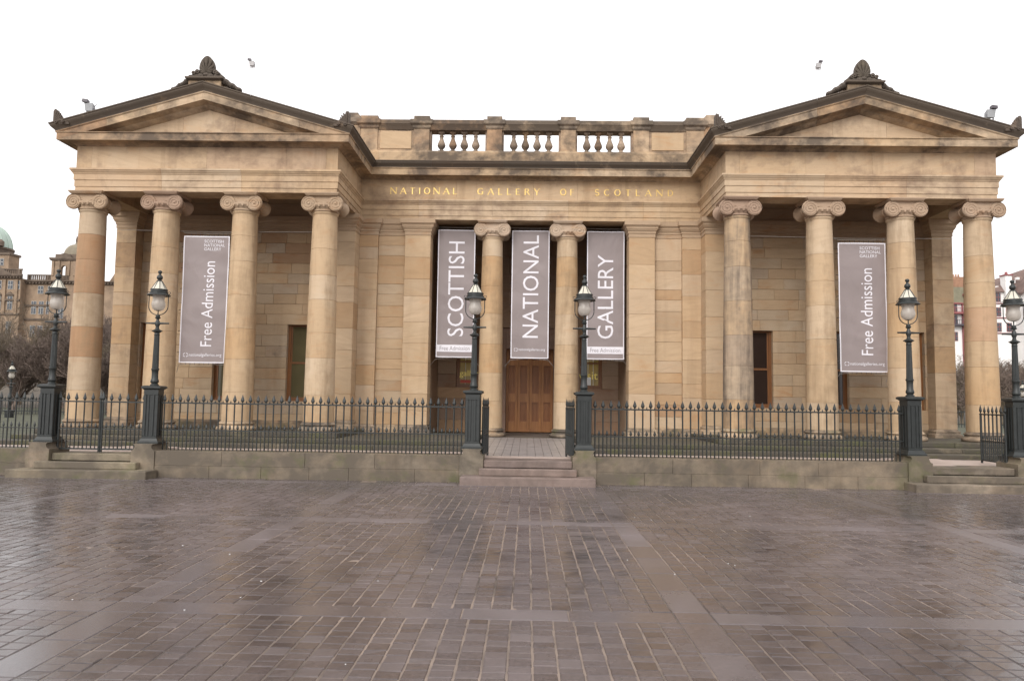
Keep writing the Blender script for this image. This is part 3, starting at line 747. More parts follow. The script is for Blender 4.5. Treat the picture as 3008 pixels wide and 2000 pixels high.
bal = MB().rects(-.088, .088, -.088, .088, [(0, 0), (0, .05)]).lathe([(.075, .05), (.06, .07), (.05, .095), (.065, .12), (.108, .175), (.122, .225), (.108, .28), (.075, .36), (.053, .43), (.050, .48), (.066, .49), (.066, .51), (.05, .52), (.052, .55), (.078, .58)], 16).rects(-.088, .088, -.088, .088, [(0, .58), (0, .645)])
bal_me = mesh_of(bal, 'baluster', 'stone_weathered', True)
for (xa, ha), (xb, hb) in zip(piers[:-1], piers[1:]):
    a, b = xa+ha, xb-hb; railseg(a-.0, b+.0)
    if abs(xa+xb) > 6:
        p = build(MB().box(a+.001, b-.001, BY0+.05, BY1-.05, 9.0, 9.65), 'balustrade_panel', 'stone_weathered', gal, SC_())
        n_ = .07
        build(MB().box(a+n_, b-n_, BY0+.03, BY0+.06, 9.06, 9.60, .012), 'panel_face', 'stone', p, tint([T, (.45, .31, .18)], .2))
    else:
        per = (b-a)/5
        for i in range(4): inst(bal_me, 'baluster', (a+per*(i+1), (BY0+BY1)/2, 9.0), gal, tint([(.44, .33, .235), (.40, .30, .21)], .1))
        for x, q in ((a, 1), (b, -1)):
            build(MB().box(min(x, x+q*.05), max(x, x+q*.05), BY0+.1, BY1-.1, 9.001, 9.645), 'half_baluster', 'stone_weathered', gal, (.36, .26, .18))

# acroteria ------------------------------------------------------------
def petal(m, bx, bz, ang, ln, wd, y, th=.05):
    ca, sa = math.sin(ang), math.cos(ang); t = MB().sphere((0, 0, 0), 1, 8, 8)
    v = []
    for x, yy, z in t.v:
        u = (z+1)/2; wv = wd*(.45+.9*u)*x; lv = ln*u
        v.append((bx+ca*lv+sa*wv, y+yy*th, bz+sa*lv-ca*wv))
    m.add(v, t.f)
def scroll(m, x, z, r, y, th=.09):
    m.lathe([(r*.9, -th), (r, -th*.6), (r, th*.6), (r*.9, th)], 14, (x, y, z), 'y')
    m.sphere((x, y-th, z), r*.42, 8, 6); m.sphere((x, y+th, z), r*.42, 8, 6)
def crest(xc, z0, y):
    root = build(MB().box(xc-.43, xc+.43, y-.02, y+.5, 9.50, z0+.20, .01), 'acroterion', 'stone_weathered', gal, T)
    build(MB().rects(xc-.43, xc+.43, y-.05, y+.5, [(.0, z0+.195), (.05, z0+.225), (.06, z0+.23), (.06, z0+.27), (.0, z0+.275)]), 'plinth_cap', 'stone_sooty', root, tint(GREYISH, 0))
    m = MB(); yc = y+.12; zb = z0+.40
    pts = [(.195*math.sin(a)*(1+.22*math.cos(a)), .26-.29*math.cos(a)) for a in [math.pi*2*i/24 for i in range(24)]]
    m.prism([(xc+px, zb+pz) for px, pz in pts], yc-.05, yc+.07)
    for i in range(9):
        a = (i-4)*R(17.); A_ = (math.sin(a)/(.205-.03*math.cos(a)))**2+(math.cos(a)/.29)**2; B2 = -2*math.cos(a)*.235/.29**2; C2 = (.235/.29)**2-1
        ln = (-B2+math.sqrt(B2*B2-4*A_*C2))/(2*A_)
        petal(m, xc, zb+.0, a, ln, .042, yc-.06, .05); petal(m, xc, zb+.0, a, ln, .042, yc+.08, .05)
    m.v = [(a, b, zb+(c-zb)*.90) for a, b, c in m.v]
    build(m, 'palmette', 'stone_sooty', root, (.26, .21, .13), True)
    m = MB()
    for s in (-1, 1):
        scroll(m, xc+s*.235, zb+.06, .065, yc, .09); scroll(m, xc+s*.13, zb-.085, .085, yc-.02, .11); scroll(m, xc+s*.40, zb-.10, .07, yc, .10)
        for i in range(5):
            t = i/4; m.sphere((xc+s*(.20+.22*t), yc, zb+.045-.13*t), .066-.006*abs(2-i), 8, 6, (1, 1.5, 1))
        m.sphere((xc+s*.28, yc, zb-.08), .115, 8, 6, (1.2, 1.2, .8)); scroll(m, xc+s*.31, zb+.005, .055, yc-.03, .11)
    m.sphere((xc, yc-.03, zb-.03), .10, 10, 6, (1.2, 1, .7)); m.box(xc-.40, xc+.40, yc-.10, yc+.12, z0+.27, zb-.09, .01)
    build(m, 'scroll_foliage', 'stone_sooty', root, (.24, .185, .13), True)
    for s in (-1, 1):                                                # leaf brackets running down the gable
        m = MB()
        for i in range(8):
            t = i/7; x = xc+s*(.44+.42*t); z = z0+.215-SL*(.42+.42*t)+.115*(1-t)+.02
            m.sphere((x, yc, z), .082-.03*t+(.014 if i % 3 == 1 else 0), 8, 6, (1.15, 1.6, 1.0))
        scroll(m, xc+s*.58, z0-.03-SL*.05, .075, yc-.02, .12); scroll(m, xc+s*.80, z0-.10-SL*.1, .05, yc-.02, .10)
        build(m, 'leaf_bracket', 'stone_sooty', root, (.23, .175, .12), True)
def corner_crest(x, y, out):
    m = MB(); z0 = ZQ+.16
    pl = [(0, 0), (0, .34), (.035, .40), (.07, .385), (.12, .31), (.16, .27), (.20, .20), (.25, .18), (.30, .12), (.36, .10), (.42, .02), (.42, 0)]
    m.prism([(x-out*u, z0+w+.0*u) for u, w in pl], y, y+.12)
    for i in range(6):
        a = -out*R(6+13*i); petal(m, x-out*.05, z0+.03, a, .36-.028*i, .028, y-.01, .03)
    scroll(m, x-out*.10, z0+.05, .05, y, .05); scroll(m, x-out*.27, z0+.06, .045, y, .05)
    build(m, 'corner_acroterion', 'stone_sooty', gal, (.25, .17, .115), True)
for s in (-1, 1):
    crest(s*XCN, 9.585, YP-.33)
    corner_crest(s*(XO+.40), YP-.46, s); corner_crest(s*(XI-.38), YP-.46, -s)

# gilded inscription ---------------------------------------------------
GL = {'N': (1, [(0, 0, 0, 1, .6), (0, 1, 1, 0, 1.3), (1, 0, 1, 1, .6)], [(0, 0), (0, 1), (1, 1)]),
      'A': (1, [(0, 0, .5, 1, .6), (.5, 1, 1, 0, 1.3), (.22, .36, .76, .36, .5)], [(0, 0), (1, 0)]),
      'T': (.85, [(.5, 0, .5, 1, 1.3), (0, .96, 1, .96, .5)], [(.5, 0)]), 'I': (.25, [(.5, 0, .5, 1, 1.3)], [(.5, 0), (.5, 1)]),
      'O': (.95, 'ring', []), 'L': (.7, [(.1, 0, .1, 1, 1.3), (.1, .04, 1, .04, .5)], [(.1, 0), (.1, 1)]),
      'G': (.95, 'c', []), 'C': (.85, 'c2', []), 'E': (.7, [(.1, 0, .1, 1, 1.3), (.1, .04, 1, .04, .5), (.1, .96, .95, .96, .5), (.1, .52, .8, .52, .5)], []),
      'R': (.85, [(.1, 0, .1, 1, 1.3), (.1, .96, .62, .96, .5), (.62, .96, .82, .78, 1.1), (.82, .78, .62, .52, 1.1), (.62, .52, .1, .52, .5), (.5, .52, 1, 0, 1.2)], [(.1, 0)]),
      'Y': (.9, [(.5, 0, .5, .48, 1.3), (.5, .48, 0, 1, 1.2), (.5, .48, 1, 1, .6)], [(.5, 0), (0, 1), (1, 1)]),
      'F': (.65, [(.1, 0, .1, 1, 1.3), (.1, .96, 1, .96, .5), (.1, .52, .8, .52, .5)], [(.1, 0)]),
      'S': (.65, 's', []), 'D': (.9, [(.1, 0, .1, 1, 1.3), (.1, .04, .55, .04, .5), (.1, .96, .55, .96, .5), (.55, .96, .88, .75, .9), (.88, .75, .98, .5, 1.3), (.98, .5, .88, .25, 1.3), (.88, .25, .55, .04, .9)], [])}
def arc(cx, cy, rx, ry, a0, a1, n=12): return [(cx+rx*math.cos(a0+(a1-a0)*i/n), cy+ry*math.sin(a0+(a1-a0)*i/n)) for i in range(n+1)]
def letter(ch, x, w, z, h):
    m = MB(); y = YC-.004; th = .022
    wd, st, serif = GL[ch]
    if st == 'ring': poly = arc(.5, .5, .5, .5, 0, 2*math.pi, 20); segs = [(*poly[i], *poly[i+1], .6+.7*abs(math.cos(2*math.pi*(i+.5)/20))) for i in range(20)]
    elif st in ('c', 'c2'):
        poly = arc(.55, .5, .55, .5, R(50), R(310), 14); segs = [(*poly[i], *poly[i+1], .5+.8*abs(math.cos(R(50+260*(i+.5)/14)))) for i in range(14)]
        if st == 'c': segs += [(.9, .1, .9, .45, 1.2), (.7, .45, 1.05, .45, .5)]
    elif st == 's':
        poly = arc(.5, .74, .46, .25, R(30), R(265), 9)+arc(.5, .25, .5, .25, R(85), R(-150), 9); segs = [(*poly[i], *poly[i+1], 1.) for i in range(len(poly)-1)]
    else: segs = list(st)
    for sx, sz in serif: segs.append((sx-.16, sz, sx+.16, sz, .45))
    for i, (ax, az, bx, bz, t) in enumerate(segs):
        p, q = Vector((x+ax*w, z+az*h)), Vector((x+bx*w, z+bz*h)); d = (q-p)
        if d.length < 1e-6: continue
        d.normalize(); n = Vector((-d.y, d.x))*th*t*.5; q2 = q+d*.002
        yy = y-.0006*i
        m.add([(p.x+n.x, yy, p.y+n.y), (q2.x+n.x, yy, q2.y+n.y), (q2.x-n.x, yy, q2.y-n.y), (p.x-n.x, yy, p.y-n.y),
               (p.x+n.x, y+.01, p.y+n.y), (q2.x+n.x, y+.01, q2.y+n.y), (q2.x-n.x, y+.01, q2.y-n.y), (p.x-n.x, y+.01, p.y-n.y)],
              [(0, 1, 2, 3), (4, 7, 6, 5), (0, 4, 5, 1), (1, 5, 6, 2), (2, 6, 7, 3), (3, 7, 4, 0)])
    build(m, 'letter', 'gold', gal)
for word, a, b in (('NATIONAL', -4.16, -2.18), ('GALLERY', -1.56, .27), ('OF', .90, 1.30), ('SCOTLAND', 1.93, 4.22)):
    h = .185; ws = [GL[c][0]*.165 for c in word]; gap = (b-a-sum(ws))/(len(word)-1); x = a
    for c, wv in zip(word, ws): letter(c, x, wv, 7.70, h); x += wv+gap

# ------------------------------------------------------------------ printed lettering helper
def text_mb(s, x0, x1, z0, z1, y, rot=False, th=.0015):
    cu = bpy.data.curves.new('t', 'FONT'); cu.body = s; cu.resolution_u = 3
    to = bpy.data.objects.new('t', cu); COL.objects.link(to)
    dg = bpy.context.evaluated_depsgraph_get(); me = bpy.data.meshes.new_from_object(to.evaluated_get(dg))
    vs_ = [(v.co.x, v.co.y) for v in me.vertices]; fs = [tuple(p.vertices) for p in me.polygons]
    bpy.data.objects.remove(to); bpy.data.curves.remove(cu); bpy.data.meshes.remove(me)
    if rot: vs_ = [(-b, a) for a, b in vs_]
    ax, bx = min(v[0] for v in vs_), max(v[0] for v in vs_); az, bz = min(v[1] for v in vs_), max(v[1] for v in vs_)
    m = MB(); m.add([(x0+(u-ax)/(bx-ax)*(x1-x0), y, z0+(w-az)/(bz-az)*(z1-z0)) for u, w in vs_], fs); return m
def logo_mb(xc, zc, r, y):
    m = MB()
    for k in range(4):
        a = math.pi/4+k*math.pi/2+.0
        for s in (-1, 1):
            p = [(xc+1.25*r*math.cos(a+s*t), zc+r*math.sin(a+s*t)) for t in (.02, .25, .5)]
            q = [(xc+.92*r*math.cos(a+s*t), zc+.72*r*math.sin(a+s*t)) for t in (.02, .25, .5)]
            v = [(x, y, z) for x, z in p]+[(x, y, z) for x, z in q]; m.add(v, [(0, 1, 4, 3), (1, 2, 5, 4)])
    return m
# the small signs standing behind the porch windows
for s_, (a, b), body in ((-1, pwin[0], 'gallery'), (1, pwin[1], 'visit')):
    x0, x1 = (a+.10, b+.10) if s_ < 0 else (a-.02, b-.14)
    build(text_mb(body, x0, x1, 2.33, 2.58, YB+.098), 'window_lettering', 'lit_text', w)
build(MB().box(pwin[0][0]+.13, pwin[0][1]-.13, YB+.095, YB+.10, 2.16, 2.26), 'window_notice', 'red_sign', w)
build(MB().box(pwin[1][0]+.14, pwin[1][0]+.38, YB+.092, YB+.096, 2.14, 2.40), 'window_notice', 'white_card', w)
for x in (-1.42, 1.52): build(MB().box(x-.06, x+.06, YB-.02, YB-.005, 2.68, 2.80), 'wall_plate', 'white_card', w)

# ------------------------------------------------------------------ banners
DEP = {}
def drape(mb, y, lift):
    D = DEP[round(y, 3)]; mb.v = [(a, D(a, c)-lift+(b-y), c) for a, b, c in mb.v]; return mb
def edge_strip(x0, x1, z0, z1, y, n=14, th=.012):
    m = MB(); hor = (x1-x0) > (z1-z0); rings = []
    for i in range(n+1):
        t = i/n
        if hor: xx = x0+(x1-x0)*t; rings.append([(xx, y, z0), (xx, y, z1), (xx, y+th, z1), (xx, y+th, z0)])
        else: zz = z0+(z1-z0)*t; rings.append([(x0, y, zz), (x1, y, zz), (x1, y+th, zz), (x0, y+th, zz)])
    return m.loft(rings)
def banner(x0, x1, z0, z1, y, label, group, colx):
    ph = x0*1.7
    DEP[round(y, 3)] = lambda a, c: y+.011*math.sin((a-x0)*4.2+c*1.3+ph)+.007*math.sin(c*3.1+ph*2-(a-x0)*2.)+.004*math.sin(c*7+ph)
    root = empty('banner', ((x0+x1)/2, y, z0), label, 'banner', group)
    g = MB(); nx, nz = 14, 44; v = []; f = []
    dep = lambda u, w: DEP[round(y, 3)](x0+(x1-x0)*u, z0+(z1-z0)*w)
    for sgn in (0, 1):
        for j in range(nz+1):
            for i in range(nx+1): v.append((x0+(x1-x0)*i/nx, dep(i/nx, j/nz)+sgn*.003, z0+(z1-z0)*j/nz))
    n = (nx+1)*(nz+1)
    for j in range(nz):
        for i in range(nx):
            a = j*(nx+1)+i; f.append((a, a+1, a+nx+2, a+nx+1)); f.append((n+a, n+a+nx+1, n+a+nx+2, n+a+1))
    rim = [i for i in range(nx+1)]+[j*(nx+1)+nx for j in range(1, nz+1)]+[nz*(nx+1)+i for i in range(nx-1, -1, -1)]+[j*(nx+1) for j in range(nz-1, 0, -1)]
    for a, b in zip(rim, rim[1:]+rim[:1]): f.append((a, b, n+b, n+a))
    build(g.add(v, f), 'sheet', 'banner', root, smooth=True)
    e = .028; bm_ = MB()
    for q in ((x0, x1, z1-e, z1), (x0, x1, z0, z0+e), (x0, x0+e, z0+e, z1-e), (x1-e, x1, z0+e, z1-e)): t_ = edge_strip(*q, y, 30); bm_.add(t_.v, t_.f)
    build(drape(bm_, y, .004), 'border', 'banner_white', root)
    t = MB()
    for i in range(10):
        xx = x0+(x1-x0)*(i+.5)/10; t.tube([(xx, y, z1), (xx, y+.01, z1+.075)], .006, 4); t.tube([(xx, y, z0), (xx, y+.01, z0-.05)], .006, 4)
    for i in range(6):
        zz = z0+(z1-z0)*(i+.5)/6
        for xx, q in ((x0, -1), (x1, 1)): t.tube([(xx, y, zz), (xx+q*.06, y+.02, zz-.01)], .008, 4)
    build(t, 'ties', 'dark_metal', root, kind='stuff')
    xa, xb = colx
    for zz, sag in ((z1+.08, .03), (z0-.05, -.16)):
        pts = [(xa, y+.05, zz+.06 if sag > 0 else zz-.2), (x0, y+.01, zz), ((x0+x1)/2, y+.01, zz-sag*.3), (x1, y+.01, zz), (xb, y+.05, zz+.06 if sag > 0 else zz-.2)]
        build(MB().tube(pts, .007, 5), 'cord', 'cord', root)
    return root
YN = YC+.40
def cen_banner(x0, x1, word, tx, tz, strip, label):
    z0, z1 = 2.865, 6.715
    r = banner(x0, x1, z0, z1, YN, label, 'grey banners between the entrance columns', (x0-.18, x1+.18))
    build(drape(text_mb(word, tx[0], tx[1], tz[0], tz[1], YN, True), YN, .005), 'lettering', 'banner_white', r)
    wd = x1-x0
    if strip:
        build(drape(edge_strip(x0+.028, x1-.028, 3.03, 3.24, YN, 14, .003), YN, .005), 'white_strip', 'banner_white', r)
        build(drape(text_mb('Free Admission', x0+wd*.10, x0+wd*.90, 3.075, 3.20, YN), YN, .008), 'lettering', 'banner_ink', r)
    else:
        build(drape(logo_mb(x0+.155, 3.12, .052, YN), YN, .005), 'logo', 'banner_white', r)
        build(drape(text_mb('nationalgalleries.org', x0+.24, x0+wd*.91, 3.07, 3.17, YN), YN, .005), 'lettering', 'banner_white', r)
cen_banner(-2.755, -1.635, 'SCOTTISH', (-2.43, -1.95), (3.50, 6.36), True, 'tall grey banner reading SCOTTISH upwards, left of the entrance door')
cen_banner(-.525, .60, 'NATIONAL', (-.185, .285), (3.48, 6.57), False, 'tall grey banner reading NATIONAL upwards, hung over the entrance door')
cen_banner(1.73, 2.845, 'GALLERY', (2.05, 2.52), (3.48, 6.0), True, 'tall grey banner reading GALLERY upwards, right of the entrance door')
def pav_banner(x0, x1, label, cx):
    z0, z1, y = 2.48, 5.86, AXP+.12; wd, ht = x1-x0, z1-z0
    r = banner(x0, x1, z0, z1, y, label, 'grey free admission banners in the porticoes', cx)
    for i, t in enumerate(('SCOTTISH', 'NATIONAL', 'GALLERY')):
        zt = z1-.10-i*.105; build(drape(text_mb(t, x0+wd*.45, x0+wd*(.87, .90, .82)[i], zt-.078, zt, y), y, .005), 'lettering', 'banner_white', r)
    build(drape(text_mb('Free Admission', x0+wd*.455, x0+wd*.70, z0+ht*.13, z0+ht*.80, y, True), y, .005), 'lettering', 'banner_white', r)
    build(drape(logo_mb(x0+.17, z0+.21, .055, y), y, .005), 'logo', 'banner_white', r)
    build(drape(text_mb('nationalgalleries.org', x0+.26, x0+wd*.93, z0+.15, z0+.255, y), y, .005), 'lettering', 'banner_white', r)
pav_banner(-9.21, -7.99, 'grey Free Admission banner hung between columns of the left portico', (-9.65+.38, -7.55-.38))
pav_banner(8.08, 9.31, 'grey Free Admission banner hung between columns of the right portico', (7.55+.38, 9.65-.38))
for s in (-1, 1):
    xa, xb = sorted((s*5.1, s*11.9))
    build(MB().tube([(xa, AXP+.1, 6.02), (s*8.5, AXP+.1, 5.97), (xb, AXP+.1, 6.0)], .005, 5), 'banner_wire', 'cord', gal)

# ------------------------------------------------------------------ boundary wall, piers, steps
WT = .52
def wall_run(x0, x1, label):
    root = build(MB().box(x0, x1, 15.33, 15.88, -.02, WT-.06), 'boundary_wall', 'stone_damp', color=(.2, .16, .12))
    tag(root, label, 'wall', 'low stone walls along the plaza')
    for z0, z1, ln in ((-.02, .235, 1.0), (.235, WT, 1.55)):
        n = max(1, round((x1-x0)/ln)); cs = [x0]+[x0+(x1-x0)*(i+rng.uniform(-.2, .2))/n for i in range(1, n)]+[x1]
        for a, b in zip(cs[:-1], cs[1:]):
            build(MB().box(a+.002, b-.002, 15.27+rng.uniform(0, .006), 15.93, z0+.001, z1-.0005, .004), 'wall_stone', 'stone_damp', root, tint([(.25, .195, .132), (.242, .188, .128)], 0, .03))
LX = {-3: -9.80, -2: -7.67, -1: -1.105, 1: 1.135, 2: 7.69, 3: 9.80}
PH = .235
wall_run(-22, LX[-3]-PH, 'low stone wall running off to the left of the leftmost lamp')
wall_run(LX[-2]+PH, LX[-1]-PH, 'long low stone wall left of the centre steps')
wall_run(LX[1]+PH, LX[2]-PH, 'long low stone wall right of the centre steps')
wall_run(LX[3]+PH, 22, 'low stone wall running off to the right of the rightmost lamp')
NAMES = {-3: 'leftmost lamp post', -2: 'lamp post right of the left gate', -1: 'lamp post left of the centre steps', 1: 'lamp post right of the centre steps', 2: 'lamp post left of the right gate', 3: 'rightmost lamp post'}
def pier(x, label):
    c = .075; pl = [(-PH, -.02), (PH, -.02), (PH, WT)]
    for i in range(7): a = math.pi/2*i/6; pl.append((PH-c*math.sin(a)*.9, WT+.10-(.10)*math.cos(a)+.0))
    pl.append((PH-c*.9+.03, .65)); pl.append((-(PH-c*.9+.03), .65))
    for i in range(6, -1, -1): a = math.pi/2*i/6; pl.append((-(PH-c*math.sin(a)*.9), WT+.10-.10*math.cos(a)))
    pl.append((-PH, WT))
    o = build(MB().prism([(x+u, z) for u, z in pl], 15.25, 15.95), 'stone_pier', 'stone_damp', color=tint([(.26, .21, .145), (.28, .22, .155)], 0))
    tag(o, label, 'pier', 'stone piers under the lamp posts')
for k_, x in LX.items(): pier(x, 'squat stone pier carrying the '+NAMES[k_])
def steps(xc, hw, y0, w1, w2, label, mat, pal, zt=.435):
    root = empty('stone_steps', (xc, y0, 0), label, 'steps', 'flights of steps up from the plaza')
    for i, (a, b, y, ye, z0, z1) in enumerate(((xc-w1, xc+w1, y0, 15.26, -.02, .155), (xc-w2, xc+w2, y0+.30, 15.245, .156, .292), (xc-hw, xc+hw, y0+.56, 15.95, .293, zt))):
        build(MB().box(a, b, y, 15.249 if i < 2 else 16.0, z0, z1, .012), 'step', mat, root, tint(pal, 0, .05))
    return root
steps(.015, .882, 14.74, 1.30, .955, 'flight of pinkish stone steps at the centre between two lamp piers', 'stone_damp2', [(.225, .165, .138), (.21, .155, .132)])
steps((LX[-3]+LX[-2])/2, (LX[-2]-LX[-3])/2-PH-.003, 14.78, 1.38, 1.02, 'flight of mossy stone steps below the closed left gate', 'stone_damp', [(.26, .215, .145)])
steps((LX[3]+LX[2])/2, (LX[3]-LX[2])/2-PH-.003, 14.78, 1.38, 1.02, 'flight of mossy stone steps below the open right gate', 'stone_damp', [(.28, .225, .165)])
struct(MB().box(-.90, .92, 16.0, 16.56, .3, .433), 'landing', 'path_pink')

# ------------------------------------------------------------------ railings and gates
def spear(m, z, s=1.):
    m.lathe([(.013*s, z-.035*s), (.026*s, z-.022*s), (.026*s, z-.008*s), (.014*s, z), (.012*s, z+.015*s)], 6)
    t = MB().lathe([(.012, 0), (.040, .045), (.030, .085), (.002, .165)], 6)
    m.add([(x*s, y*s*.55, z+.01+h*s) for x, y, h in t.v], t.f)
def picket_mesh(z0, zr, s, r):
    m = MB(); m.lathe([(r, z0), (r, zr)], 6); spear(m, zr, s); return mesh_of(m, 'bar', 'iron')
PK = picket_mesh(0, .985, 1., .0155); DK = picket_mesh(0, .43, .72, .0115)      # tall bar, dog bar
ZR1, ZR2 = 1.475, .925
def railing(x0, x1, label, n=None, y=15.6):
    root = empty('railing', ((x0+x1)/2, y, WT), label, 'railing', 'black iron railings on the low walls')
    for z, h, d in ((ZR1, .028, .040), (ZR2, .020, .032)): build(MB().box(x0, x1, y-d/2, y+d/2, z-h/2, z+h/2), 'rail', 'iron', root)
    n = n or round((x1-x0)/.162); st = (x1-x0)/n; kn = MB()
    for i in range(n):
        inst(PK, 'bar', (x0+st*(i+.5), y, .50), root)
        if i < n-1:
            inst(DK, 'dog_bar', (x0+st*(i+1), y, .50), root)
            kn.lathe([(.008, ZR1+.014), (.015, ZR1+.028), (.008, ZR1+.042), (.004, ZR1+.06)], 5, (x0+st*(i+1), y, 0))
    build(kn, 'knobs', 'iron', root, kind='stuff')
railing(-21.9, LX[-3]-.15, 'black iron railing running off to the left of the leftmost lamp')
railing(LX[-2]+.15, LX[-1]-.15, 'long black iron railing left of the centre steps')
railing(LX[1]+.15, LX[2]-.15, 'long black iron railing right of the centre steps')
railing(LX[3]+.15, 21.9, 'black iron railing running off to the right of the rightmost lamp')
GZ = .50
def gate(hinge, ang, wd, label):
    """one leaf; local x runs from the hinge"""
    root = empty('gate_leaf', (hinge[0], hinge[1], .44), label, 'gate', 'black iron gate leaves')
    def b(m, name): return build(m, name, 'iron', root, local=True)
    z = lambda q: q-.44
    b(MB().box(0, wd, -.02, .02, z(ZR1)-.014, z(ZR1)+.014), 'rail'); b(MB().box(0, wd, -.016, .016, z(ZR2)-.01, z(ZR2)+.01), 'rail'); b(MB().box(0, wd, -.02, .02, z(.515)-.016, z(.515)+.016), 'rail')
    for x in (.0, wd):
        m = MB(); m.lathe([(.024, z(.45)), (.024, z(1.49))], 8); spear(m, z(1.49), 1.1); p = b(m, 'stile'); p.location.x = x
    n = max(2, round(wd/.16)); st = wd/n
    for i in range(1, n):
        o = inst(PK, 'bar', (0, 0, 0), None); o.parent = root; o.location = (st*i, 0, z(.50))
    for i in range(n):
        o = inst(DK, 'dog_bar', (0, 0, 0), None); o.parent = root; o.location = (st*(i+.5), 0, z(.50))
    root.rotation_euler.z = ang; return root
gw = (LX[-2]-LX[-3]-.40)/2
gate((LX[-3]+.19, 15.6), 0, gw-.012, 'closed black iron gate leaf beside the leftmost lamp post')
gate((LX[-2]-.19, 15.6), math.pi, gw-.012, 'closed black iron gate leaf meeting its pair left of the second lamp post')
gate((LX[3]-.20, 15.66), R(88), gw+.02, 'black iron gate leaf swung open beside the rightmost lamp post')
gate((LX[2]+.20, 15.66), R(84), gw, 'black iron gate leaf folded back behind the fifth lamp post from the left')
gate((LX[-1]+.20, 15.66), R(86), .82, 'black iron gate leaf folded back left of the centre path')
gate((LX[1]-.20, 15.66), R(97), .82, 'black iron gate leaf folded back right of the centre path')

# ------------------------------------------------------------------ lamp posts
def lamp(label, loc, pedestal=True):
    """local z = 0 on the pier top (real height .65)"""
    root = empty('lamp_post', loc, label, 'lamp post', 'black iron lamp posts with glass globes')
    def b(m, name, mat='iron', sm=True, parent=None): return build(m, name, mat, parent or root, smooth=sm, local=True)
    q = lambda z: z-.65
    if pedestal:
        m = MB().rects(-.14, .14, -.14, .14, [(.062, q(.65)), (.062, q(.68)), (.045, q(.70)), (.012, q(.755)), (.0, q(.76))])
        b(m, 'pedestal_foot', sm=False)
        m = MB()
        m.box(-.129, .129, -.129, .129, q(.755), q(1.655))
        for k_ in range(4):                                          # fluted faces
            ca, sa = math.cos(k_*math.pi/2), math.sin(k_*math.pi/2)
            for u in (-.116, -.048, .048, .116):
                wv = .026 if abs(u) > .1 else .021
                t = MB().box(u-wv, u+wv, -.146, -.128, q(.80), q(1.625), .005)
                m.add([(x*ca-y*sa, x*sa+y*ca, z) for x, y, z in t.v], t.f)
            t = MB().box(-.14, .14, -.144, -.128, q(.757), q(.80), .004).box(-.14, .14, -.144, -.128, q(1.625), q(1.66), .004)
            m.add([(x*ca-y*sa, x*sa+y*ca, z) for x, y, z in t.v], t.f)
        b(m, 'pedestal', sm=False)
        b(MB().rects(-.14, .14, -.14, .14, [(.0, q(1.655)), (.004, q(1.66)), (.004, q(1.735)), (.02, q(1.745)), (.035, q(1.76)), (.05, q(1.765)), (.05, q(1.80)), (.02, q(1.815)), (-.03, q(1.82))]), 'pedestal_cap', sm=False)
    b(MB().lathe([(.085, q(1.815)), (.085, q(1.84)), (.07, q(1.85)), (.06, q(1.865)), (.075, q(1.88)), (.082, q(1.90)), (.078, q(1.93)), (.066, q(1.96)), (.062, q(2.06)), (.066, q(2.13)), (.078, q(2.145)), (.078, q(2.165)), (.062, q(2.175))], 20), 'vase_foot')
    m = MB(); n = 16; rings = []
    for t in range(9):
        z = 2.17+(2.86-2.17)*t/8; r = .061-.013*t/8
        rings.append([((r*(1+.05*math.cos(i*math.pi)))*math.cos(2*math.pi*i/(2*n)), (r*(1+.05*math.cos(i*math.pi)))*math.sin(2*math.pi*i/(2*n)), q(z)) for i in range(2*n)])
    b(m.loft(rings), 'pole', sm=False)
    b(MB().lathe([(.052, q(2.855)), (.056, q(2.87)), (.05, q(2.88)), (.05, q(2.905)), (.064, q(2.915)), (.075, q(2.925)), (.105, q(2.94)), (.105, q(2.947)), (.075, q(2.965)), (.04, q(2.985)), (.032, q(3.03)), (.045, q(3.06)), (.05, q(3.09)), (.045, q(3.13)), (.03, q(3.165)), (.026, q(3.19)), (.05, q(3.205)), (.055, q(3.225)), (.04, q(3.235)), (.045, q(3.25)), (.04, q(3.27)), (.02, q(3.285))], 18), 'collar')
    b(MB().lathe([(.010, -.235), (.017, -.228), (.016, -.20), (.024, -.03), (.024, .03), (.016, .20), (.017, .228), (.010, .235)], 8, (0, 0, q(3.105)), 'x'), 'ladder_bar')
    pts = []
    for i in range(25):
        t = -1+2*i/24
        if abs(t) > .62: pts.append((math.copysign(.195, t), 0, q(3.455+(abs(t)-.62)/.38*.24)))
        else: a = t/.62*math.pi/2; pts.append((.195*math.sin(a), 0, q(3.455-.18*math.cos(a))))
    b(MB().tube(pts, .0095, 6), 'cradle')
    pts2 = [(y_, x_, z_) for x_, y_, z_ in pts]
    b(MB().lathe([(.012, q(3.27)), (.012, q(3.37))], 8), 'stem')
    b(MB().lathe([(.128, q(3.70)), (.124, q(3.66)), (.112, q(3.615)), (.116, q(3.575)), (.132, q(3.52)), (.134, q(3.48)), (.118, q(3.42)), (.085, q(3.378)), (.05, q(3.366))], 24, cap=False), 'globe', 'globe')
    b(MB().lathe([(.05, q(3.362)), (.05, q(3.372))], 14), 'globe_seat')
    h = b(MB().lathe([(.14, q(3.695)), (.20, q(3.685)), (.228, q(3.675)), (.230, q(3.685)), (.205, q(3.712)), (.178, q(3.722)), (.176, q(3.735)), (.182, q(3.742)), (.176, q(3.75)), (.165, q(3.755)), (.165, q(3.79)), (.172, q(3.795)), (.170, q(3.808)), (.14, q(3.812))], 28), 'hood')
    for s in (-1, 1):
        b(MB().tube([(s*(.205+.03*math.sin(a)), 0, q(3.715+.022*(1-math.cos(a)))) for a in [math.pi*1.25*i/7 for i in range(8)]], .006, 5), 'hood_hook', parent=h)
    m = MB()
    m.lathe([(.150, q(3.81)), (.045, q(3.985))], 8, a0=math.pi/8+.05); g = b(m, 'hood_glazing', 'milk', False)
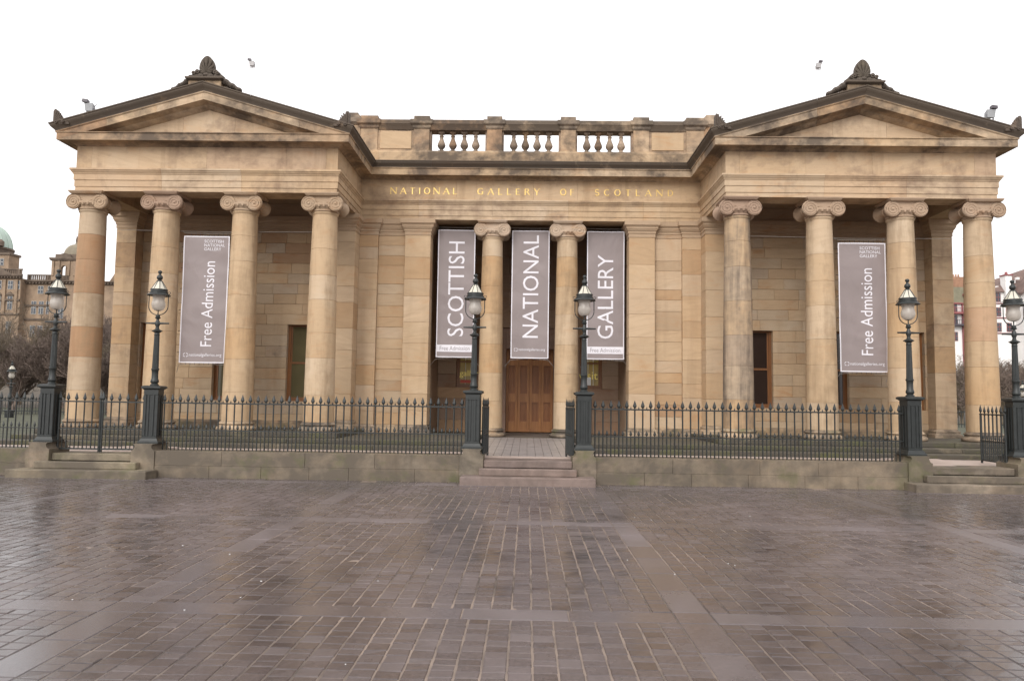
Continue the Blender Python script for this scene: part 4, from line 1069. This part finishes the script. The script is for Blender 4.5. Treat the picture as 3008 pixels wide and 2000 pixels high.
    for i in range(8):
        a = math.pi/8+.05+2*math.pi*i/8
        b(MB().tube([(.153*math.cos(a), .153*math.sin(a), q(3.808)), (.048*math.cos(a), .048*math.sin(a), q(3.988))], .0065, 4), 'hood_rib', parent=g)
    b(MB().lathe([(.05, q(3.975)), (.054, q(3.985)), (.04, q(4.0)), (.034, q(4.01)), (.05, q(4.02)), (.060, q(4.045)), (.060, q(4.065)), (.05, q(4.09)), (.028, q(4.11)), (.024, q(4.13)), (.03, q(4.145)), (.042, q(4.165)), (.042, q(4.18)), (.03, q(4.198)), (.008, q(4.206))], 18), 'finial')
    return root
proto = lamp('x', (LX[-3], 15.6, .65))
LAB = {-3: 'leftmost black lamp post with a glass globe, left of the closed gate', -2: 'black lamp post with a glass globe, right of the closed left gate', -1: 'black lamp post with a glass globe, left of the centre steps',
       1: 'black lamp post with a glass globe, right of the centre steps', 2: 'black lamp post with a glass globe, left of the right gate', 3: 'rightmost black lamp post with a glass globe, at the picture edge'}
proto['label'] = LAB[-3]
for k_ in (-2, -1, 1, 2, 3):
    c = copy_tree(proto); c.location = (LX[k_], 15.6, .65); c['label'] = LAB[k_]; c.rotation_euler.z = R({-2: 4, -1: -3, 1: 2, 2: 5, 3: -4}[k_])
for loc, lb in (((-25.25, 37, -.4), 'small distant black lamp post behind the railing at the far left'), ((25.5, 40, -.55), 'small distant black lamp post half hidden behind the rightmost lamp')):
    c = copy_tree(proto); c.location = loc; c['label'] = lb; c['group'] = 'distant lamp posts behind the railings'

# ------------------------------------------------------------------ floodlights on the roof
def flood(x, y, z, s, label, poleh, mat='steel'):
    root = empty('floodlight', (x, y, z-poleh), label, 'floodlight', 'floodlights on the gallery roof')
    q_ = 1 if mat == 'steel' else .72
    def b(m, n, mt):
        if n != 'pole': m.v = [(a*q_, c*q_, poleh+(d-poleh)*q_) for a, c, d in m.v]
        return build(m, n, mt, root, local=True)
    h = poleh
    b(MB().tube([(0, 0, 0), (0, 0, h)], .016 if mat == 'steel' else .009, 6), 'pole', mat)
    b(MB().box(-.12, .12, -.02, .02, h, h+.02).box(-.12, -.10, -.02, .02, h+.02, h+.16).box(.10, .12, -.02, .02, h+.02, h+.16), 'bracket', mat)
    b(MB().loft([[(-.095, -.10, h+.05), (.095, -.10, h+.05), (.12, -.12, h+.26), (-.12, -.12, h+.26)], [(-.07, .08, h+.07), (.07, .08, h+.07), (.08, .08, h+.22), (-.08, .08, h+.22)]]), 'housing', mat)
    b(MB().loft([[(-.09*s-.09, -.16, h+.29), (-.09*s+.06, -.16, h+.27), (-.09*s+.07, -.14, h+.36), (-.09*s-.08, -.14, h+.38)], [(-.09*s-.07, .0, h+.29), (-.09*s+.05, .0, h+.28), (-.09*s+.05, .0, h+.35), (-.09*s-.07, .0, h+.37)]]), 'visor', 'dark_metal')
    b(MB().tube([(-.1*s, 0, h+.22), (-.10*s, -.05, h+.30)], .012, 5).tube([(.1, 0, h+.2), (.17, -.02, h+.27)], .010, 5), 'arm', mat)
flood(-12.25, 20.5, 9.38, 1, 'pale floodlight on the left eave of the left pediment', .95)
flood(12.42, 20.5, 9.37, -1, 'pale floodlight on the right eave of the right pediment', .95)
flood(-9.1, 24, 12.28, 1, 'small pale floodlight high in the sky right of the left gable crest', 2.8, 'bird')
flood(9.18, 24, 12.32, -1, 'small pale floodlight high in the sky left of the right gable crest', 2.8, 'bird')

# ------------------------------------------------------------------ bare trees
def bare_tree(x, y, z, h, seed, label, mat='bark', spread=.5, depth=6):
    rr = random.Random(seed); tr = MB(); cr = MB()
    def seg(m, a, b, ra, rb, n=3):
        d = b-a
        if d.length < 1e-4: return
        d = d.normalized(); p = d.orthogonal().normalized(); q = d.cross(p)
        ring = lambda c, r: [tuple(c+(p*math.cos(2*math.pi*i/n)+q*math.sin(2*math.pi*i/n))*r) for i in range(n)]
        m.loft([ring(a, ra), ring(b, rb)], True, False)
    def grow(p, d, ln, r, lv):
        k = 3 if lv < 3 else 2
        for i in range(k):
            d = (d+Vector((rr.gauss(0, .16), rr.gauss(0, .16), rr.gauss(.03, .10)))).normalized()
            q = p+d*ln/k; r2_ = r*(.86 if lv < 4 else .75)
            seg(cr if lv else tr, p, q, max(r, .010), max(r2_, .008), 7 if lv == 0 else 3); p, r = q, r2_
            if lv < depth:
                for _ in range((3 if lv == 0 else 2) if lv < depth-1 else 3):
                    a = rr.uniform(0, 2*math.pi); s = rr.uniform(.55, 1.0)*(spread+.35)
                    o_ = d.orthogonal().normalized(); o_ = (o_*math.cos(a)+d.cross(o_)*math.sin(a))
                    grow(p, (d+o_*s+Vector((0, 0, .30))).normalized(), ln*rr.uniform(.52, .74), r*.62, lv+1) if rr.random() < (.95 if lv < 3 else .58) else None
    root = empty('bare_tree', (x, y, z), label, 'tree', 'bare winter trees beyond the railings')
    grow(Vector((x, y, z)), Vector((rr.gauss(0, .05), rr.gauss(0, .05), 1)).normalized(), h*.24, h*.019, 0)
    build(tr, 'trunk', mat, root); build(cr, 'crown', mat, root)
PL = ['at the left picture edge', 'behind the far-left lamp', 'below the green dome', 'below the sandstone wing', 'behind the leftmost lamp post', 'left of the leftmost column', 'showing through the left colonnade gap', 'behind the closed left gate']
SZ = {0: 'low bare tree', 1: 'mid-height bare tree', 2: 'tall bare tree', 3: 'bare tree highest on the slope'}
for row, (yb, hb) in enumerate(((47, 7.8), (57, 10.2), (69, 13.), (84, 16.))):
    for i, px in enumerate((-.715, -.675, -.64, -.605, -.575, -.545, -.515, -.49)):
        if row == 3 and i % 2: continue
        y = yb+rng.uniform(-4, 4); bare_tree(px*y+rng.uniform(-.7, .7), y, .3+max(0, (y-75)*.05), hb*rng.uniform(.92, 1.25), 40+row*10+i, SZ[row]+' '+PL[i], 'bark' if (row+i) % 3 else 'bark2', .40)
for i, (px, yb, hb, lb) in enumerate(((-.77, 60, 9, 'bare tree just outside the left picture edge'), (-.84, 52, 8, 'bare tree well left of the leftmost lamp'), (-.9, 66, 10, 'bare tree farther left on the lawn'), (-.98, 58, 9, 'outermost bare tree on the left lawn'),
                                     (.72, 62, 8, 'bare tree just outside the right picture edge'), (.80, 56, 8, 'bare tree well right of the rightmost lamp'), (.9, 64, 9, 'outermost bare tree on the right lawn'))):
    bare_tree(px*yb, yb, .3, hb, 140+i, lb, 'bark' if i % 2 else 'bark2', .55)
PR = ['seen between the right portico pilaster and column', 'hidden mostly by the rightmost column', 'right of the rightmost column', 'behind the rightmost lamp post', 'at the right picture edge']
for row, (yb, hb) in enumerate(((50, 6.6), (61, 8.6), (74, 11.5))):
    for i, px in enumerate((.555, .58, .612, .635, .665)):
        y = yb+rng.uniform(-4, 4); bare_tree(px*y+rng.uniform(-.5, .5), y, .3, hb*rng.uniform(.85, 1.1), 90+row*10+i, SZ[row]+' '+PR[i], 'bark' if (row+i) % 2 else 'bark2', .55)

# far railings between the lawn and the trees
def far_rail(x0, x1, y, label):
    root = empty('garden_railing', ((x0+x1)/2, y, .3), label, 'railing', 'distant garden railings')
    for z in (.55, 1.25): build(MB().box(x0, x1, y-.02, y+.02, z, z+.05), 'rail', 'iron', root)
    m = MB(); n = int((x1-x0)/.16)
    for i in range(n+1): xx = x0+i*.16; m.box(xx-.012, xx+.012, y-.012, y+.012, .3, 1.38)
    build(m, 'bars', 'iron', root, kind='stuff')
far_rail(-40, -20, 43, 'distant dark railing beyond the lawn at the left')
far_rail(20, 40, 45, 'distant dark railing beyond the lawn at the right')

# ------------------------------------------------------------------ far buildings
def win(parent, x, y, z, w, h, mat='pane_far', frame='far_frame', rotd=None):
    f = build(MB().box(x-w/2-.1, x+w/2+.1, y-.12, y+.1, z-.12, z+h+.08), 'window', frame, parent)
    build(MB().box(x-w/2, x+w/2, y-.17, y-.13, z, z+h), 'pane', mat, f)
    build(MB().box(x-w/2, x+w/2, y-.22, y-.18, z+h/2-.06, z+h/2+.06).box(x-.05, x+.05, y-.22, y-.18, z, z+h), 'glazing_bar', frame, f)
    return f
bank = empty('domed_office_building', (-135, 200, 10), 'far sandstone office block with a green dome and an arched corner tower', 'building')
YK = 200
build(MB().box(-134, -100, YK, YK+18, 8, 30.5), 'main_wall', 'bank', bank)
build(MB().box(-160, -134.01, YK-2.2, YK+18, 8, 31.6), 'wing_wall', 'bank', bank)
def cornice(x0, x1, y, z):
    c = build(MB().sweep([(0, z), (.3, z+.2), (.4, z+.5), (.9, z+.75), (.95, z+1.05), (0, z+1.1)], [(x0, y), (x1, y)]), 'cornice', 'bank_dark', bank)
    m = MB(); n = int((x1-x0)/.8)
    for i in range(n): xx = x0+(i+.5)*(x1-x0)/n; m.box(xx-.18, xx+.18, y-.7, y-.3, z+.25, z+.72)
    build(m, 'brackets', 'bank_dark', bank, kind='stuff')
cornice(-134, -127, YK, 30.2); cornice(-120, -100, YK, 30.2); cornice(-160, -133.6, YK-2.2, 31.3)
def parapet(x0, x1, y, z):
    build(MB().box(x0, x1, y+.1, y+.6, z, z+.35).box(x0, x1, y+.1, y+.6, z+1.45, z+1.75), 'parapet', 'bank_dark', bank)
    m = MB(); n = int((x1-x0)/.55)
    for i in range(n):
        xx = x0+(i+.5)*(x1-x0)/n
        if i % 9 == 0: m.box(xx-.27, xx+.27, y+.1, y+.6, z+.35, z+1.45)
        else: m.box(xx-.14, xx+.14, y+.2, y+.5, z+.35, z+1.45)
    build(m, 'balusters', 'bank_dark', bank, kind='stuff')
parapet(-134, -127, YK, 31.25); parapet(-160, -134, YK-2.2, 32.4)
build(MB().prism([(-144.5, 32.4), (-136.2, 32.4), (-140.3, 34.6)], YK-3.0, YK-1.8), 'pediment', 'bank_dark', bank)
for z in (24.9, 21.2, 14.5): build(MB().box(-133.99, -127, YK-.35, YK, z-.5, z), 'string_course', 'bank_dark', bank); build(MB().box(-160, -134, YK-2.55, YK-2.2, z+.6, z+1.1), 'string_course', 'bank_dark', bank)
for x in (-130.0, -127.3): win(bank, x, YK, 27.9, 1.3, 1.9)
for x in (-139.8, -136.7, -134.9+.0): win(bank, x, YK-2.2, 28.7, 1.2, 2.1)
for x in (-131.6, -129.6, -127.6): win(bank, x, YK, 22.4, 1.15, 3.3)
for x in (-143, -139.7, -136.6): win(bank, x, YK-2.2, 23.3, 1.15, 3.4)
for x in (-141.3, -138.2, -135.0): build(MB().box(x-.35, x+.35, YK-2.6, YK-2.2, 22, 31.2), 'wall_pilaster', 'bank', bank)
for x in (-139.7, -136.6): build(MB().prism([(x-1.1, 27.0), (x+1.1, 27.0), (x, 27.9)], YK-2.7, YK-2.2), 'window_pediment', 'bank_dark', bank)
for x in (-131.6, -129.6, -127.6): win(bank, x, YK, 16.2, 1.15, 3.)
for x in (-143, -139.7, -136.6): win(bank, x, YK-2.2, 17., 1.15, 3.)
# attic block and green dome at the left
build(MB().box(-152, -139.3, YK+.2, YK+4.4, 33, 38.2), 'attic_block', 'bank', bank); build(MB().box(-152.4, -139.0, YK-.1, YK+4.7, 38.2, 38.8), 'attic_cornice', 'bank_dark', bank)
win(bank, -141.4, YK+.2, 35.4, 1.4, 1.7)
build(MB().lathe([(6.0, 38.8), (6.0, 40.2), (6.3, 40.3), (6.3, 40.8), (5.8, 40.9)], 32, (-148.4, YK+4.5, 0)), 'drum', 'bank_dark', bank)
dm = build(MB().lathe([(5.8*math.cos(a), 40.9+6.6*math.sin(a)) for a in [math.pi/2*i/12 for i in range(12)]]+[(.5, 47.6), (.5, 49)], 32, (-148.4, YK+4.5, 0)), 'green_dome', 'copper', bank, smooth=True)
for i in range(16):
    a = 2*math.pi*i/16; build(MB().tube([(-148.4+5.86*math.cos(t)*math.cos(a), YK+4.5+5.86*math.cos(t)*math.sin(a), 40.9+6.66*math.sin(t)) for t in [math.pi/2*.93*q/8 for q in range(9)]], .12, 4), 'dome_rib', 'copper', dm)
build(MB().lathe([(.9, 40.8), (.9, 42.0), (.3, 42.6)], 12, (-142.6, YK+1.2, 0)), 'stone_urn', 'bank_dark', bank)
# arched tower
tx0, tx1 = -127, -120.2; ym = YK-.8; tc = (tx0+tx1)/2; aw = .85
poly_l = [(tx0, 8), (tc-aw, 8), (tc-aw, 34.2)]+[(tc-aw*math.cos(a), 34.6+aw*math.sin(a)) for a in [math.pi*i/16 for i in range(9)]]+[(tc, 36.6), (tx0, 36.6)]
m = MB().box(tx0, tx1, ym, ym+7, 8, 32.6)
for (a, b) in ((ym, ym+.9), (ym+6.1, ym+7)):
    left = [(tx0, 32.6), (tc-aw, 32.6)]+[(tc-aw*math.cos(t), 34.5+aw*math.sin(t)) for t in [math.pi/2*i/8 for i in range(9)]]+[(tc, 36.6), (tx0, 36.6)]
    m.prism(left, a, b); m.prism([(2*tc-x, z) for x, z in left], a, b)
build(m, 'tower', 'bank', bank)
build(MB().sweep([(0, 36.5), (.3, 36.7), (.5, 37.1), (.5, 37.4), (-3, 37.5), (-3, 36.5)], [(tx0, ym+7), (tx0, ym), (tx1, ym), (tx1, ym+7)]), 'tower_cornice', 'bank_dark', bank)
build(MB().prism([(tc-1.9, 37.4), (tc+1.9, 37.4), (tc+1.6, 38.2), (tc, 38.7), (tc-1.6, 38.2)], ym-.2, ym+1), 'tower_pediment', 'bank_dark', bank)
build(MB().box(tx0+.5, tx1-.5, ym+.6, ym+6.4, 37.4, 38.5), 'dome_base', 'bank_dark', bank)
for x in (tx0+.5, tc-1.35, tc+1.35, tx1-.5): build(MB().box(x-.3, x+.3, ym-.3, ym, 32.6, 36.5), 'tower_pilaster', 'bank', bank)
cornice(tx0-.1, tx1+.1, ym, 30.2)
m = MB()
for i in range(8): m.box(tc-1.4+i*.38, tc-1.2+i*.38, ym-.25, ym-.05, 31.5, 32.7)
build(m, 'tower_balusters', 'bank_dark', bank, kind='stuff')
td = build(MB().lathe([(2.9*math.cos(a), 38.5+3.2*math.sin(a)) for a in [math.pi/2*i/10 for i in range(10)]]+[(.35, 41.8), (.25, 42.3)], 24, (tc+.9, ym+3.5, 0)), 'tower_dome', 'lead', bank, smooth=True)
build(MB().lathe([(.22, 42.2), (.30, 42.8), (.22, 43.3), (.12, 43.5), (.17, 43.7), (.1, 43.95)], 8, (tc+.9, ym+3.5, 0)).tube([(tc+.9, ym+3.5, 43.2), (tc+1.3, ym+3.5, 43.7)], .07, 5), 'statue', 'bank_dark', td)
win(bank, tc-.2, ym, 26.3, 1.3, 2.4); win(bank, tc-.2, ym, 21.2, 1.3, 3.0)
# stepped block seen through the left colonnade
ten = empty('tenement_block', (-110, 215, 12), 'narrow far stone tenement with a chimney, seen through the left colonnade', 'building')
build(MB().prism([(-121, 8), (-104, 8), (-104, 38.5), (-113.5, 38.5), (-115, 36.5), (-118.5, 36), (-121, 32)], 215, 226), 'wall', 'bank', ten)
ch = build(MB().box(-117.3, -113.6, 214.2, 218, 36, 39.6), 'chimney', 'bank_dark', ten)
for i in range(4): build(MB().lathe([(.25, 39.6), (.2, 40.7)], 8, (-116.8+i*.9, 216, 0)), 'chimney_pot', 'clay', ch)
build(MB().sweep([(0, 32.2), (.8, 32.7), (.8, 33.2), (0, 33.4)], [(-121, 215), (-104, 215)]), 'cornice', 'bank_dark', ten)
for z in (28, 23, 18):
    for x in (-119.2, -116, -112.8): win(ten, x, 215, z, 1.2, 2.4, frame='bank_dark')
# white houses on the right
hs1 = empty('white_balcony_house', (104, 180, 10), 'far white house with red balconies and an orange chimney, seen beside the right column', 'house')
build(MB().box(97, 107.5, 180, 190, 8, 25.6), 'wall', 'white_paint', hs1)
build(MB().prism([(96.6, 25.5), (107.9, 25.5), (104.5, 29.3), (99.5, 29.3)], 179.7, 190.3), 'roof', 'green_slate', hs1)
build(MB().prism([(102.6, 25.6), (108.4, 25.6), (108.4, 29.2), (105.2, 29.2)], 179.5, 179.69), 'gable', 'white_paint', hs1)
dd = build(MB().lathe([(.55, 179.2), (.55, 180.6)], 14, (102.0, 0, 27.4), 'y'), 'dormer', 'red_paint', hs1)
build(MB().lathe([(.36, 179.1), (.36, 179.19)], 14, (102.0, 0, 27.4), 'y'), 'dormer_pane', 'white_paint', dd)
build(MB().box(99.8, 103.2, 182, 185, 28.6, 32.1), 'brick_stack', 'brick', hs1); build(MB().box(103.0, 106, 183, 186, 28.6, 31.3), 'brick_stack', 'brick', hs1)
for i in range(5): build(MB().lathe([(.24, 32.1), (.19, 32.9)], 8, (100.3+i*.6, 183.4, 0)), 'chimney_pot', 'clay', hs1)
for z, mt in ((22.9, 'red_paint'), (20.1, 'dark_metal')):
    bl = build(MB().box(98, 107.4, 178.6, 180, z, z+.45), 'balcony', mt, hs1)
    m = MB()
    for i in range(24): m.box(98+i*.4, 98.08+i*.4, 178.7, 178.8, z+.45, z+1.4)
    m.box(98, 107.4, 178.65, 178.85, z+1.4, z+1.52); build(m, 'balcony_rail', mt, bl, kind='stuff')
build(MB().box(97, 107.5, 179.4, 180, 25.3, 25.6), 'eaves', 'red_paint', hs1)
for z in (23.6, 20.7, 16.8):
    for x in (99.6, 103.0, 105.7): win(hs1, x, 180, z, 1.1, 1.9, frame='red_paint')
for x in (101.4, 104.5): build(MB().box(x-.12, x+.12, 179.6, 180, 8, 25.3), 'timber_post', 'red_paint', hs1)
hs2 = empty('white_gabled_house', (116, 180, 10), 'far white house with a steep brown roof and red trim at the right edge', 'house')
build(MB().box(108.5, 126, 181, 191, 8, 28.6), 'wall', 'white_paint', hs2)
build(MB().add([(108.2, 180.4, 28.4), (121, 180.4, 28.4), (121, 186, 35.2), (108.2, 186, 30.6), (108.2, 192, 28.4), (121, 192, 28.4)], [(0, 1, 2, 3), (3, 2, 5, 4), (0, 3, 4), (1, 5, 2), (0, 4, 5, 1)]), 'roof', 'slate_roof', hs2)
build(MB().prism([(114.3, 8), (124, 8), (124, 28.3), (119.2, 34.6), (114.3, 28.3)], 177.4, 181), 'gable_wing', 'white_paint', hs2)
for s_ in (-1, 1): build(MB().prism([(119.2, 35.4), (119.2+s_*5.6, 28.0), (119.2+s_*5.6, 27.5), (119.2, 34.7)], 177.0, 181), 'gable_roof', 'slate_roof', hs2)
ck = build(MB().box(111.7, 113.2, 180.0, 182, 27, 32.2), 'chimney', 'white_paint', hs2); build(MB().box(111.5, 113.4, 179.8, 182.2, 32.2, 32.5), 'chimney_cap', 'red_paint', ck)
build(MB().lathe([(.36, 32.5), (.28, 33.2)], 10, (112.5, 181, 0)), 'chimney_pot', 'red_paint', ck)
for x, z in ((110.6, 29.6), (114.6, 31.0), (115.6, 31.8)): build(MB().box(x-.35, x+.35, 181.5, 182.2, z-.3, z+.3), 'skylight', 'white_paint', hs2)
for z in (25.6, 22.2, 18.6): build(MB().box(114.3, 124, 177.2, 177.4, z, z+.22), 'timber_band', 'red_paint', hs2); build(MB().box(108.5, 114.28, 180.8, 181, z, z+.22), 'timber_band', 'red_paint', hs2)
for x, y_, z in ((116.0, 177.4, 29.0), (115.6, 177.4, 23.0), (115.7, 177.4, 19.4), (118.3, 177.4, 23.0), (110.4, 181, 26.2), (112.8, 181, 26.2), (110.4, 181, 22.8), (112.8, 181, 22.8), (110.4, 181, 19.2), (112.8, 181, 19.2)):
    win(hs2, x, y_, z, 1.0, 1.9, frame='red_paint')
